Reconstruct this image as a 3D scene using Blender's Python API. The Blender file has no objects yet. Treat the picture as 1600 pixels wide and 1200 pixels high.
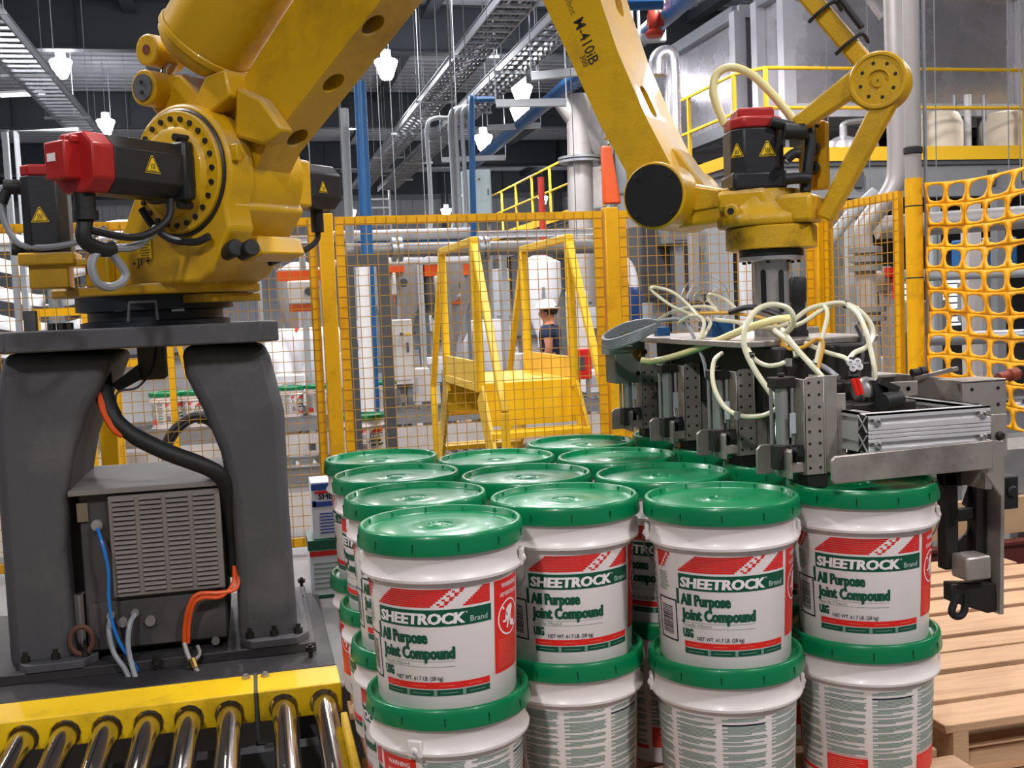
import bpy, bmesh, math, random
from mathutils import Vector, Matrix
random.seed(7)
SC = bpy.context.scene
COL = SC.collection
PI = math.pi

# ------------------------------------------------------------------ camera, world, lights, exposure
CAM_Z = 1.55
FOC, PITCH, ROLL, YAW = 1701.7, 0.0711, 0.0425, math.radians(13.29)   # focal in pixels of a 1600x1200 frame
cam_d = bpy.data.cameras.new('camera')
cam = bpy.data.objects.new('camera', cam_d)
COL.objects.link(cam)
cam_d.sensor_fit = 'HORIZONTAL'
cam_d.sensor_width = 36.0
cam_d.lens = 36.0 * FOC / 1600.0
cam_d.clip_start, cam_d.clip_end = 0.05, 200
cam.matrix_world = (Matrix.Translation((0, 0, CAM_Z)) @ Matrix.Rotation(-YAW, 4, 'Z')
                    @ Matrix.Rotation(PI / 2 - PITCH, 4, 'X') @ Matrix.Rotation(-ROLL, 4, 'Z'))
SC.camera = cam

world = bpy.data.worlds.new('world')
SC.world = world
world.use_nodes = True
world.node_tree.nodes['Background'].inputs[0].default_value = (0.90, 0.92, 1.0, 1)
world.node_tree.nodes['Background'].inputs[1].default_value = 0.30

SC.view_settings.view_transform = 'Standard'
SC.view_settings.look = 'None'
SC.view_settings.gamma = 1.0
SC.view_settings.use_curve_mapping = False
SC.view_settings.exposure = -0.6
SC.cycles.max_bounces = 7; SC.cycles.diffuse_bounces = 3; SC.cycles.glossy_bounces = 3
LAMP_W = 1130.0          # watts of every high bay lamp

# ------------------------------------------------------------------ measuring helpers (photo pixel -> place in the hall)
def ray(px, py):
    a, b = px - 800.0, py - 600.0
    u = a * math.cos(ROLL) - b * math.sin(ROLL)
    v = a * math.sin(ROLL) + b * math.cos(ROLL)
    c, s = math.cos(PITCH), math.sin(PITCH)
    X, up = u / FOC, -v / FOC
    Y, Z = c + up * s, -s + up * c
    cy, sy = math.cos(YAW), math.sin(YAW)
    return Vector((cy * X + sy * Y, -sy * X + cy * Y, Z))
EYE = Vector((0, 0, CAM_Z))
def PZ(px, py, z):
    r = ray(px, py); return EYE + r * ((z - CAM_Z) / r.z)
def PY(px, py, y):
    r = ray(px, py); return EYE + r * (y / r.y)
def PX(px, py, x):
    r = ray(px, py); return EYE + r * (x / r.x)
def PD(px, py, d):
    return EYE + ray(px, py) * d

# ------------------------------------------------------------------ materials
def lin(c):
    return tuple(((x / 12.92) if x <= 0.04045 else ((x + 0.055) / 1.055) ** 2.4) for x in c)
def hexc(h):
    return lin(tuple(int(h[i:i + 2], 16) / 255.0 for i in (0, 2, 4)))
MATS = {}
def mat(name, col, rough=0.5, metal=0.0, vary=0.12, scale=8.0, bump=0.0, bscale=60.0, dirt=None, dirt_amt=0.0,
        dirt_scale=3.0, coat=0.0, alpha=1.0, trans=0.0, emit=0.0, stretch=None, ior=1.45, dust=None):
    if name in MATS: return MATS[name]
    m = bpy.data.materials.new(name); MATS[name] = m
    m.use_nodes = True
    nt = m.node_tree; N = nt.nodes; L = nt.links
    b = N['Principled BSDF']
    c = hexc(col) if isinstance(col, str) else col
    b.inputs['Roughness'].default_value = rough
    b.inputs['Metallic'].default_value = metal
    b.inputs['Coat Weight'].default_value = coat
    b.inputs['Alpha'].default_value = alpha
    b.inputs['Transmission Weight'].default_value = trans
    b.inputs['IOR'].default_value = ior
    tc = N.new('ShaderNodeTexCoord')
    mp = N.new('ShaderNodeMapping')
    L.new(tc.outputs['Object'], mp.inputs[0])
    if stretch: mp.inputs['Scale'].default_value = stretch
    nz = N.new('ShaderNodeTexNoise'); nz.inputs['Scale'].default_value = scale; nz.inputs['Detail'].default_value = 5
    L.new(mp.outputs[0], nz.inputs['Vector'])
    mx = N.new('ShaderNodeMix'); mx.data_type = 'RGBA'
    mx.inputs['A'].default_value = tuple(x * (1 - vary) for x in c) + (1,)
    mx.inputs['B'].default_value = tuple(min(1, x * (1 + vary)) for x in c) + (1,)
    L.new(nz.outputs['Fac'], mx.inputs['Factor'])
    out = mx.outputs['Result']
    if dirt:
        dz = N.new('ShaderNodeTexNoise'); dz.inputs['Scale'].default_value = dirt_scale; dz.inputs['Detail'].default_value = 8
        dz.inputs['Roughness'].default_value = 0.65
        L.new(mp.outputs[0], dz.inputs['Vector'])
        rp = N.new('ShaderNodeValToRGB')
        rp.color_ramp.elements[0].position = 0.50; rp.color_ramp.elements[0].color = (0, 0, 0, 1)
        rp.color_ramp.elements[1].position = 0.72; rp.color_ramp.elements[1].color = (dirt_amt,) * 3 + (1,)
        L.new(dz.outputs['Fac'], rp.inputs['Fac'])
        m2 = N.new('ShaderNodeMix'); m2.data_type = 'RGBA'
        L.new(rp.outputs['Color'], m2.inputs['Factor']); L.new(out, m2.inputs['A'])
        m2.inputs['B'].default_value = (hexc(dirt) if isinstance(dirt, str) else dirt) + (1,)
        out = m2.outputs['Result']
    if dust:                                     # settled dust on faces that look upwards
        ge = N.new('ShaderNodeNewGeometry'); sx = N.new('ShaderNodeSeparateXYZ'); L.new(ge.outputs['True Normal'], sx.inputs[0])
        m3 = N.new('ShaderNodeMapRange'); m3.inputs['From Min'].default_value = 0.18; m3.inputs['From Max'].default_value = 0.55; m3.inputs['To Max'].default_value = 0.75
        L.new(sx.outputs['Z'], m3.inputs['Value'])
        dn = N.new('ShaderNodeTexNoise'); dn.inputs['Scale'].default_value = 7; dn.inputs['Detail'].default_value = 6; L.new(mp.outputs[0], dn.inputs['Vector'])
        m4 = N.new('ShaderNodeMapRange'); m4.inputs['From Min'].default_value = 0.38; m4.inputs['From Max'].default_value = 0.60; L.new(dn.outputs['Fac'], m4.inputs['Value'])
        mu = N.new('ShaderNodeMath'); mu.operation = 'MULTIPLY'; L.new(m3.outputs['Result'], mu.inputs[0]); L.new(m4.outputs['Result'], mu.inputs[1])
        m5 = N.new('ShaderNodeMix'); m5.data_type = 'RGBA'; L.new(mu.outputs[0], m5.inputs['Factor']); L.new(out, m5.inputs['A']); m5.inputs['B'].default_value = hexc(dust) + (1,)
        out = m5.outputs['Result']
    L.new(out, b.inputs['Base Color'])
    mr = N.new('ShaderNodeMapRange'); mr.inputs['To Min'].default_value = max(0.02, rough - 0.08); mr.inputs['To Max'].default_value = min(1, rough + 0.08)
    L.new(nz.outputs['Fac'], mr.inputs['Value']); L.new(mr.outputs['Result'], b.inputs['Roughness'])
    if bump:
        bz = N.new('ShaderNodeTexNoise'); bz.inputs['Scale'].default_value = bscale; bz.inputs['Detail'].default_value = 4
        L.new(mp.outputs[0], bz.inputs['Vector'])
        bp = N.new('ShaderNodeBump'); bp.inputs['Strength'].default_value = bump; bp.inputs['Distance'].default_value = 0.01
        L.new(bz.outputs['Fac'], bp.inputs['Height']); L.new(bp.outputs['Normal'], b.inputs['Normal'])
    if emit:
        b.inputs['Emission Color'].default_value = (0.93, 0.92, 1.0, 1)
        b.inputs['Emission Strength'].default_value = emit
    return m

M_ROBOT  = mat('robot_yellow', 'CFA010', 0.36, vary=0.06, scale=4, bump=0.12, bscale=180, dirt='7A5A1A', dirt_amt=0.45, dirt_scale=5, coat=0.15, dust='A89A84')
M_ROBOTG = mat('robot_yellow_grimy', 'C49814', 0.42, vary=0.1, scale=6, bump=0.15, bscale=150, dirt='2E240E', dirt_amt=0.9, dirt_scale=9)
M_FENCEY = mat('fence_yellow', 'E2A800', 0.42, vary=0.08, scale=5, dirt='8A5A08', dirt_amt=0.5, dirt_scale=7)
M_WIRE   = mat('fence_wire_yellow', 'B98B2A', 0.5, vary=0.15, scale=3)
M_STAIRY = mat('stair_yellow', 'EBC020', 0.40, vary=0.05, scale=4, dirt='9A7410', dirt_amt=0.25)
M_RAILY  = mat('conveyor_yellow', 'E8BE0E', 0.42, vary=0.06, scale=4, bump=0.08, dirt='8B6E1E', dirt_amt=0.7, dirt_scale=6)
M_MEZY   = mat('mezzanine_yellow', 'DDAE22', 0.45, vary=0.06)
M_PED    = mat('pedestal_grey', '4A4A4D', 0.62, vary=0.12, scale=5, bump=0.1, bscale=120, dirt='8A867F', dirt_amt=0.25, dirt_scale=2.5)
M_CAB    = mat('controller_grey', '3C3A3B', 0.6, vary=0.12, scale=6, dirt='7C766E', dirt_amt=0.35, dirt_scale=3)
M_LOUV   = mat('louver_grey', '7A7470', 0.6, vary=0.1, scale=10, dirt='5A544E', dirt_amt=0.4)
M_BLACK  = mat('motor_black', '232326', 0.42, vary=0.15, scale=8, bump=0.06)
M_RUBBER = mat('rubber_black', '1B1B1C', 0.55, vary=0.2, scale=10, bump=0.1)
M_RED    = mat('motor_red', 'A8201E', 0.38, vary=0.1, scale=6)
M_BLUEP  = mat('pipe_blue', '1E5C93', 0.4, vary=0.08)
M_BLUEC  = mat('cable_blue', '1D74C8', 0.35, vary=0.05)
M_ORANGE = mat('orange_paint', 'E4561A', 0.4, vary=0.06)
M_NET    = mat('orange_net', 'F3A812', 0.45, vary=0.06, scale=5)
M_STEEL  = mat('machined_steel', 'B4B1AF', 0.32, 0.7, vary=0.12, scale=10, bump=0.05)
M_STEELD = mat('gripper_steel', 'ADA49C', 0.36, 0.55, vary=0.22, scale=14, bump=0.06, dirt='4A4036', dirt_amt=0.65, dirt_scale=6)
M_STEELK = mat('dark_steel', '3B3836', 0.5, 0.7, vary=0.2, scale=9)
M_ALU    = mat('aluminium_extrusion', 'DEDCDC', 0.34, 0.4, vary=0.06, scale=20)
M_GALV   = mat('galvanised_steel', 'A3A6AA', 0.42, 0.75, vary=0.15, scale=6)
M_PIPE   = mat('grey_pipe', 'A39F9C', 0.5, 0.35, vary=0.1, scale=3, dirt='6B6560', dirt_amt=0.3)
M_STAIN  = mat('stainless_tank', 'D6D3D7', 0.27, 0.72, vary=0.1, scale=2.5, bump=0.03, bscale=6, dirt='7D7874', dirt_amt=0.3, dirt_scale=4)
M_CHROME = mat('chrome_roller', 'C6C2BE', 0.16, 1.0, vary=0.15, scale=5, dirt='6F4E3A', dirt_amt=0.4, dirt_scale=7, stretch=(1, 0.3, 1))
M_WHITE  = mat('white_paint', 'E6E6E8', 0.5, vary=0.05)
M_OFFW   = mat('off_white', 'CFC8C2', 0.5, vary=0.08, dirt='8A8078', dirt_amt=0.25)
M_LGREY  = mat('light_grey', 'A8ADB0', 0.5, vary=0.06)
M_MGREY  = mat('mid_grey', '77797A', 0.55, vary=0.1)
M_DGREY  = mat('dark_grey', '48494C', 0.6, vary=0.1)
M_WOOD   = mat('pallet_wood', 'C39D79', 0.75, vary=0.25, scale=7, bump=0.25, bscale=40, dirt='9B7554', dirt_amt=0.6, dirt_scale=2, stretch=(1, 9, 9))
M_CONC   = mat('concrete_grey', '6C6A69', 0.5, vary=0.1, scale=3, bump=0.05, dirt='5F5C5A', dirt_amt=0.4, dirt_scale=1.5)
M_FLOOR  = mat('floor_concrete', '5E5A57', 0.5, vary=0.15, scale=2, bump=0.05, dirt='3A3634', dirt_amt=0.5, dirt_scale=1)
M_DECK   = mat('roof_deck', 'B2B6BC', 0.5, 0.0, vary=0.08, scale=1)
M_GIRD   = mat('girder_grey', '3E4448', 0.6, vary=0.12, scale=1.5)
M_WALLW  = mat('wall_white', 'D5D8DE', 0.5, vary=0.05, scale=1)
M_WALLD  = mat('wall_dark', '4C5258', 0.6, vary=0.1, scale=1)
M_HOSE   = mat('hose_milky', 'E4DFC0', 0.28, vary=0.06, scale=15, coat=0.3)
M_HOSEY  = mat('hose_pale_yellow', 'EADE9E', 0.3, vary=0.05, scale=12, coat=0.2)
M_CABG   = mat('cable_grey', '8F9298', 0.45, vary=0.1)
M_CABK   = mat('cable_black', '26262A', 0.45, vary=0.2)
M_CABO   = mat('cable_orange', 'D9531B', 0.4, vary=0.1)
M_CABY   = mat('cable_yellow', 'D9A030', 0.4, vary=0.1)
M_BRASS  = mat('brass', 'B79A55', 0.35, 1.0, vary=0.1)
M_SIGNY  = mat('sign_yellow', 'F0C418', 0.4, vary=0.03)
M_INK    = mat('ink_black', '181818', 0.6, vary=0.05)
M_GREEN  = mat('lid_green', '007646', 0.31, vary=0.05, scale=6, coat=0.12, bump=0.006, bscale=12)
M_GREEND = mat('lid_notch_green', '013A22', 0.5, vary=0.05)
M_PAIL   = mat('pail_white', 'EAE0DC', 0.36, vary=0.03, scale=5, coat=0.1)
M_LRED   = mat('label_red', 'E0231C', 0.4, vary=0.05)
M_LGREEN = mat('label_green', '0B5038', 0.4, vary=0.05)
M_LTEXT  = mat('label_fine_print', '7A9284', 0.5, vary=0.08)
M_LPALE  = mat('label_pale_green', 'AFC4B8', 0.5, vary=0.03)
M_LORNG  = mat('label_pale_red', 'EE6A58', 0.5, vary=0.03)
M_LWHITE = mat('label_white', 'F2E9E6', 0.4, vary=0.02)
M_LBLACK = mat('label_navy', '14162C', 0.4, vary=0.05)
M_LAMP   = mat('lamp_lens', 'FFFFFF', 0.3, emit=95.0)
M_TUBE   = mat('tube_light', 'FFFFFF', 0.3, emit=6.0)
M_GLASS  = mat('window_daylight', 'DDF0FF', 0.2, emit=1.6)
M_SKIN   = mat('skin', 'B5755C', 0.5, vary=0.08)
M_NAVY   = mat('navy_cloth', '1F2A44', 0.8, vary=0.12, bump=0.2, bscale=25)
M_JEANS  = mat('denim', '56779A', 0.85, vary=0.15, bump=0.2, bscale=60)
M_CARD   = mat('carton_white', 'DADCE2', 0.6, vary=0.04)
M_CARDBL = mat('carton_blue', '2C4C9A', 0.5, vary=0.05)
M_TAN    = mat('carton_tan', 'B99B78', 0.7, vary=0.12)

# ------------------------------------------------------------------ mesh builder
ORG = {}
class MB:
    def __init__(s): s.v, s.f, s.m = [], [], []
    def add(s, vs, fs, mi=0):
        o = len(s.v); s.v += [Vector(p) for p in vs]
        for f in fs: s.f.append(tuple(i + o for i in f)); s.m.append(mi)
        return s
    def box(s, x0, x1, y0, y1, z0, z1, mi=0):
        vs = [(x, y, z) for z in (z0, z1) for y in (y0, y1) for x in (x0, x1)]
        return s.add(vs, [(0, 2, 3, 1), (4, 5, 7, 6), (0, 1, 5, 4), (2, 6, 7, 3), (0, 4, 6, 2), (1, 3, 7, 5)], mi)
    def obox(s, c, a, b, d, mi=0):
        c, a, b, d = Vector(c), Vector(a), Vector(b), Vector(d)
        vs = [c + a * i + b * j + d * k for k in (-1, 1) for j in (-1, 1) for i in (-1, 1)]
        return s.add(vs, [(0, 2, 3, 1), (4, 5, 7, 6), (0, 1, 5, 4), (2, 6, 7, 3), (0, 4, 6, 2), (1, 3, 7, 5)], mi)
    def bar(s, p0, p1, w, h, up=(0, 0, 1), mi=0):
        p0, p1 = Vector(p0), Vector(p1); d = (p1 - p0); u = Vector(up)
        if abs(d.normalized().dot(u)) > 0.98: u = Vector((0, 1, 0))
        side = d.cross(u).normalized(); u = side.cross(d).normalized()
        return s.obox((p0 + p1) / 2, d / 2, side * (w / 2), u * (h / 2), mi)
    def prism(s, pts, vec, mi=0):
        n = len(pts); vec = Vector(vec); pts = [Vector(p) for p in pts]
        vs = pts + [p + vec for p in pts]
        fs = [tuple(range(n - 1, -1, -1)), tuple(range(n, 2 * n))] + [(i, (i + 1) % n, n + (i + 1) % n, n + i) for i in range(n)]
        return s.add(vs, fs, mi)
    def lathe(s, prof, seg=32, o=(0, 0, 0), axis=(0, 0, 1), mi=0, cap=True):
        o = Vector(o); ax = Vector(axis).normalized()
        t = Vector((1, 0, 0)) if abs(ax.x) < 0.9 else Vector((0, 1, 0))
        e1 = (t - ax * t.dot(ax)).normalized(); e2 = ax.cross(e1)
        vs, fs = [], []
        for r, z in prof:
            for i in range(seg):
                a = 2 * PI * i / seg
                vs.append(o + ax * z + (e1 * math.cos(a) + e2 * math.sin(a)) * r)
        for k in range(len(prof) - 1):
            for i in range(seg):
                j = (i + 1) % seg
                fs.append((k * seg + i, k * seg + j, (k + 1) * seg + j, (k + 1) * seg + i))
        if cap:
            fs.append(tuple(range(seg - 1, -1, -1))); k = (len(prof) - 1) * seg; fs.append(tuple(range(k, k + seg)))
        return s.add(vs, fs, mi)
    def cyl(s, p0, p1, r, r2=None, seg=16, mi=0):
        p0, p1 = Vector(p0), Vector(p1); d = p1 - p0
        return s.lathe([(r, 0), (r if r2 is None else r2, d.length)], seg, p0, d, mi)
    def tube(s, pts, r, seg=8, sub=6, mi=0, smooth=True):
        P = [Vector(p) for p in pts]
        if smooth and len(P) > 2 and sub > 1:
            Q = []
            for i in range(len(P) - 1):
                a = P[max(i - 1, 0)]; b = P[i]; c = P[i + 1]; d = P[min(i + 2, len(P) - 1)]
                for k in range(sub):
                    t = k / sub
                    Q.append(0.5 * ((2 * b) + (c - a) * t + (2 * a - 5 * b + 4 * c - d) * t * t + (3 * b - a - 3 * c + d) * t ** 3))
            Q.append(P[-1]); P = Q
        n = len(P); vs, fs = [], []
        T = [(P[min(i + 1, n - 1)] - P[max(i - 1, 0)]).normalized() for i in range(n)]
        u = Vector((0, 0, 1)) if abs(T[0].z) < 0.9 else Vector((1, 0, 0))
        u = (u - T[0] * u.dot(T[0])).normalized()
        for i in range(n):
            u = (u - T[i] * u.dot(T[i])).normalized(); w = T[i].cross(u)
            rr = r[i * (len(r) - 1) // max(1, n - 1)] if isinstance(r, (list, tuple)) else r
            for k in range(seg):
                a = 2 * PI * k / seg
                vs.append(P[i] + (u * math.cos(a) + w * math.sin(a)) * rr)
        for i in range(n - 1):
            for k in range(seg):
                j = (k + 1) % seg
                fs.append((i * seg + k, i * seg + j, (i + 1) * seg + j, (i + 1) * seg + k))
        fs.append(tuple(range(seg - 1, -1, -1))); fs.append(tuple(range((n - 1) * seg, n * seg)))
        return s.add(vs, fs, mi)
    def build(s, name, m, parent=None, bevel=0.0, seg=2, angle=38, loc=None):
        me = bpy.data.meshes.new(name)
        o = bpy.data.objects.new(name, me)
        org = ORG.get(parent.name, Vector((0, 0, 0))) if parent else (Vector(loc) if loc is not None else s._base())
        me.from_pydata([tuple(p - org) for p in s.v], [], s.f)
        for mm in (m if isinstance(m, (list, tuple)) else [m]): me.materials.append(mm)
        if isinstance(m, (list, tuple)):
            for p, i in zip(me.polygons, s.m): p.material_index = i
        bm = bmesh.new(); bm.from_mesh(me); bmesh.ops.recalc_face_normals(bm, faces=bm.faces); bm.to_mesh(me); bm.free()
        me.shade_smooth(); me.set_sharp_from_angle(angle=math.radians(angle))
        COL.objects.link(o)
        if parent: o.parent = parent
        else: o.location = org
        ORG[o.name] = org
        if bevel:
            b = o.modifiers.new('bevel', 'BEVEL'); b.width = bevel; b.segments = seg; b.limit_method = 'ANGLE'; b.angle_limit = math.radians(40)
            b.harden_normals = False
        return o
    def _base(s):
        xs = [p.x for p in s.v]; ys = [p.y for p in s.v]; zs = [p.z for p in s.v]
        return Vector(((min(xs) + max(xs)) / 2, (min(ys) + max(ys)) / 2, min(zs)))

def tag(o, label=None, cat=None, group=None, kind=None):
    if label: o['label'] = label
    if cat: o['category'] = cat
    if group: o['group'] = group
    if kind: o['kind'] = kind
    return o
def thing(name, loc, label, cat, group=None, kind=None):
    o = bpy.data.objects.new(name, None); COL.objects.link(o)
    o.location = loc; o.empty_display_size = 0.1; ORG[o.name] = Vector(loc)
    return tag(o, label, cat, group, kind)
def clone(o, parent=None):
    c = o.copy(); COL.objects.link(c); c.parent = parent
    for ch in list(o.children): clone(ch, c)
    return c
def cut(o, cutters):
    """subtract cutter meshes (MB) from o and bake the result"""
    for cm in cutters:
        c = cm.build('cutter', M_INK, None, loc=(0, 0, 0)); c.location = o.parent.location * 0 if False else (0, 0, 0)
        if o.parent: c.location = -ORG[o.name]
        else: c.location = -ORG[o.name]
        # bring both into o's local frame
        me = c.data
        for v in me.vertices: v.co = v.co + Vector(c.location)
        c.location = (0, 0, 0)
        md = o.modifiers.new('cut', 'BOOLEAN'); md.operation = 'DIFFERENCE'; md.solver = 'EXACT'; md.object = c
        par, loc = o.parent, o.location.copy()
        o.parent = None; o.location = (0, 0, 0)
        bpy.context.view_layer.update()
        dg = bpy.context.evaluated_depsgraph_get()
        nm = bpy.data.meshes.new_from_object(o.evaluated_get(dg))
        old = o.data; o.modifiers.clear(); o.data = nm; nm.name = old.name
        o.parent = par; o.location = loc
        bpy.data.objects.remove(c); bpy.data.meshes.remove(me)
        nm.shade_smooth(); nm.set_sharp_from_angle(angle=math.radians(38))
    return o
def text_mesh(txt, size, bold=0.0, shear=0.0, align='LEFT', sx=1.0):
    cu = bpy.data.curves.new('lettering', 'FONT'); cu.body = txt; cu.size = size; cu.offset = bold; cu.shear = shear
    cu.align_x = align; cu.resolution_u = 2; cu.fill_mode = 'FRONT'
    ob = bpy.data.objects.new('lettering', cu); COL.objects.link(ob)
    bpy.context.view_layer.update()
    me = bpy.data.meshes.new_from_object(ob)
    vs = [(v.co.x * sx, v.co.y) for v in me.vertices]; fs = [tuple(p.vertices) for p in me.polygons]
    bpy.data.objects.remove(ob); bpy.data.curves.remove(cu); bpy.data.meshes.remove(me)
    return vs, fs
def flat_text(mb, txt, o, ex, ey, size, bold=0.0, mi=0, align='LEFT', sx=1.0):
    vs, fs = text_mesh(txt, size, bold, 0, align, sx); o, ex, ey = Vector(o), Vector(ex), Vector(ey)
    mb.add([o + ex * x + ey * y for x, y in vs], fs, mi)

# ================================================================== THE SETTING
m = MB().box(-16, 34, -6, 64, -0.3, 0.0); tag(m.build('floor', M_FLOOR, loc=(0, 0, 0)), 'dark concrete floor of the hall', kind='structure')
m = MB().box(-3.2, 3.12, 3.36, 5.7, 0.0, 0.40); tag(m.build('platform', M_CONC, bevel=0.01), 'raised grey concrete platform carrying the robot and its fence', kind='structure')
ceil = MB().box(-16, 34, -6, 64, 8.0, 8.15).build('ceiling', M_DECK, loc=(0, 0, 8.0)); tag(ceil, 'grey metal roof deck with dark girders', kind='structure')
gb = MB()
for gy in (5.0, 14.2, 23.4, 32.6, 41.8, 51.0):
    g = MB(); g.box(-16, 34, gy - 0.01, gy + 0.01, 7.0, 8.0); g.box(-16, 34, gy - 0.14, gy + 0.14, 6.98, 7.02); g.box(-16, 34, gy - 0.14, gy + 0.14, 7.95, 8.0)
    for k in range(16): g.box(-15 + 3 * k, -14.98 + 3 * k, gy - 0.13, gy, 7.02, 7.95)
    g.build('girder', M_GIRD, ceil)
for px in range(-14, 33, 3):
    g = MB(); g.box(px - 0.06, px + 0.06, -6, 63, 7.74, 7.97); g.box(px - 0.13, px + 0.13, -6, 63, 7.72, 7.76)
    g.build('purlin', M_GIRD, ceil)
# roof deck ribs
g = MB()
for k in range(150):
    y = -5.5 + 0.45 * k; g.box(-16, 34, y, y + 0.09, 7.97, 8.0)
tag(g.build('deck_ribs', M_DECK, ceil), kind='stuff')
def corrugated(x0, x1, y, z0, z1, n, d=0.05):
    b = MB()
    st = (x1 - x0) / n
    for i in range(n):
        a = x0 + i * st; b.box(a, a + st * 0.97, y + (d if i % 2 else 0), y + 0.1, z0, z1)
    return b
w = MB().box(-16, 34, 56.0, 56.2, 0, 8).build('wall_back', M_WALLD, loc=(0, 56, 0)); tag(w, 'far end wall, dark above and white corrugated below', kind='structure')
tag(corrugated(-16, 34, 55.8, 0, 7.3, 160).build('wall_panels', M_WALLW, w), kind='stuff')
MB().box(-16, 34, 55.6, 55.82, 7.2, 7.45).build('wall_rail', M_LGREY, w)
for xx in range(-14, 34, 6): MB().box(xx - 0.15, xx + 0.15, 55.4, 55.8, 0, 8).build('wall_column', M_MGREY, w)
w = MB().box(-16.2, -16, -6, 56, 0, 8).build('wall_left', M_WALLD, loc=(-16, 0, 0)); tag(w, 'dark left side wall of the hall', kind='structure')
MB().box(-16, -15.9, -6, 56, 0, 5.4).build('wall_panels', M_WALLW, w)
w = MB().box(34, 34.2, -6, 56, 0, 8).build('wall_right', M_WALLD, loc=(34, 0, 0)); tag(w, 'dark right side wall of the hall', kind='structure')

# ------------------------------------------------------------------ high bay lamps
def lamp_proto():
    t = thing('high_bay_lamp', (0, 0, 0), 'x', 'lamp', 'high bay lamps under the roof')
    MB().lathe([(0.03, 0.0), (0.20, -0.01), (0.22, -0.04), (0.20, -0.10), (0.115, -0.34), (0.09, -0.37), (0.02, -0.375)], 24, (0, 0, 0.05)).build('lens', M_LAMP, t)
    MB().lathe([(0.05, 0.24), (0.10, 0.22), (0.10, 0.07), (0.13, 0.04), (0.05, 0.03)], 20).build('ballast_housing', M_LGREY, t)
    MB().cyl((0, 0, 0.24), (0, 0, 1.6), 0.008, seg=6).build('hanging_rod', M_GALV, t)
    ld = bpy.data.lights.new('lamp_light', 'SPOT'); ld.energy = LAMP_W; ld.spot_size = math.radians(158); ld.spot_blend = 0.55; ld.color = (1.0, 0.965, 0.975); ld.shadow_soft_size = 0.22
    lo = bpy.data.objects.new('lamp_light', ld); COL.objects.link(lo); lo.parent = t; lo.location = (0, 0, -0.48)
    return t
lp = lamp_proto()
LAMPS = [
 (95, 97, 22.0, 'high bay lamp beside the left cable tray, topmost at upper left'),
 (165, 190, 27.0, 'high bay lamp left of the yellow barrel, beneath the end of the left tray'),
 (128, 243, 33.0, 'small high bay lamp just above the red motor cap'),
 (603, 97, 20.5, 'large bright high bay lamp right of the sloping robot arm'),
 (550, 185, 33.0, 'high bay lamp beside the blue vertical pipe, under the arm'),
 (815, 137, 22.0, 'upper lamp of the bright pair left of the lettered arm'),
 (812, 170, 24.5, 'lower lamp of the bright pair left of the lettered arm'),
 (755, 214, 26.0, 'wide high bay lamp between blue pipe and grey duct'),
 (548, 330, 43.0, 'far small lamp just above the fence rail near the left post'),
 (697, 328, 44.0, 'far small lamp just above the fence rail right of the conduits'),
 (730, 305, 40.0, 'far lamp half hidden behind the grey conduits'),
]
first = True
def put_lamp(p, label):
    global first
    t = lp if first else clone(lp); first = False
    t.location = p; t['label'] = label
    rod = [c for c in t.children if c.name.startswith('hanging_rod')][0]
    rod.scale.z = (8.0 - p[2] - 0.24) / 1.36; rod.location.z = 0.24 - 0.24 * rod.scale.z
for px, py, d, lb in LAMPS: put_lamp(PD(px, py, d), lb)
for x, y, lb in ((-3.4, 14.5, 'high bay lamp out of view above the left side of the robot'), (2.4, 11.5, 'high bay lamp out of view above the robot cell'),
                 (5.4, 11.0, 'high bay lamp out of view above the mezzanine front'), (-3.2, 5.2, 'high bay lamp overhead left of the robot cell'),
                 (1.6, 3.9, 'high bay lamp overhead above the pails'), (-2.4, -2.8, 'high bay lamp behind the camera on the left'), (3.2, -2.2, 'high bay lamp behind the camera on the right'),
                 (9.0, 8.6, 'high bay lamp in front of the stainless tanks'), (12.5, 14.0, 'high bay lamp beside the stainless tanks'), (8.5, 2.0, 'high bay lamp overhead on the far right'), (-8.0, 10.0, 'high bay lamp far to the left'), (-8.5, 24.0, 'high bay lamp far left at the back'), (-0.6, 12.6, 'extra high bay lamp added out of view to brighten the far conveyors'), (4.6, 15.0, 'extra high bay lamp added out of view above the silos to brighten the background'), (0.6, 17.0, 'extra high bay lamp added out of view to brighten the filling line'), (-2.6, 46.5, 'extra far lamp added unseen behind the robot to light the end wall'), (13.0, 47.5, 'extra far lamp added unseen behind the silos to light the end wall')):  # lamps from the far conveyors on are additions, brightening background and end wall
    put_lamp((x, y, 6.35), lb)
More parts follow.
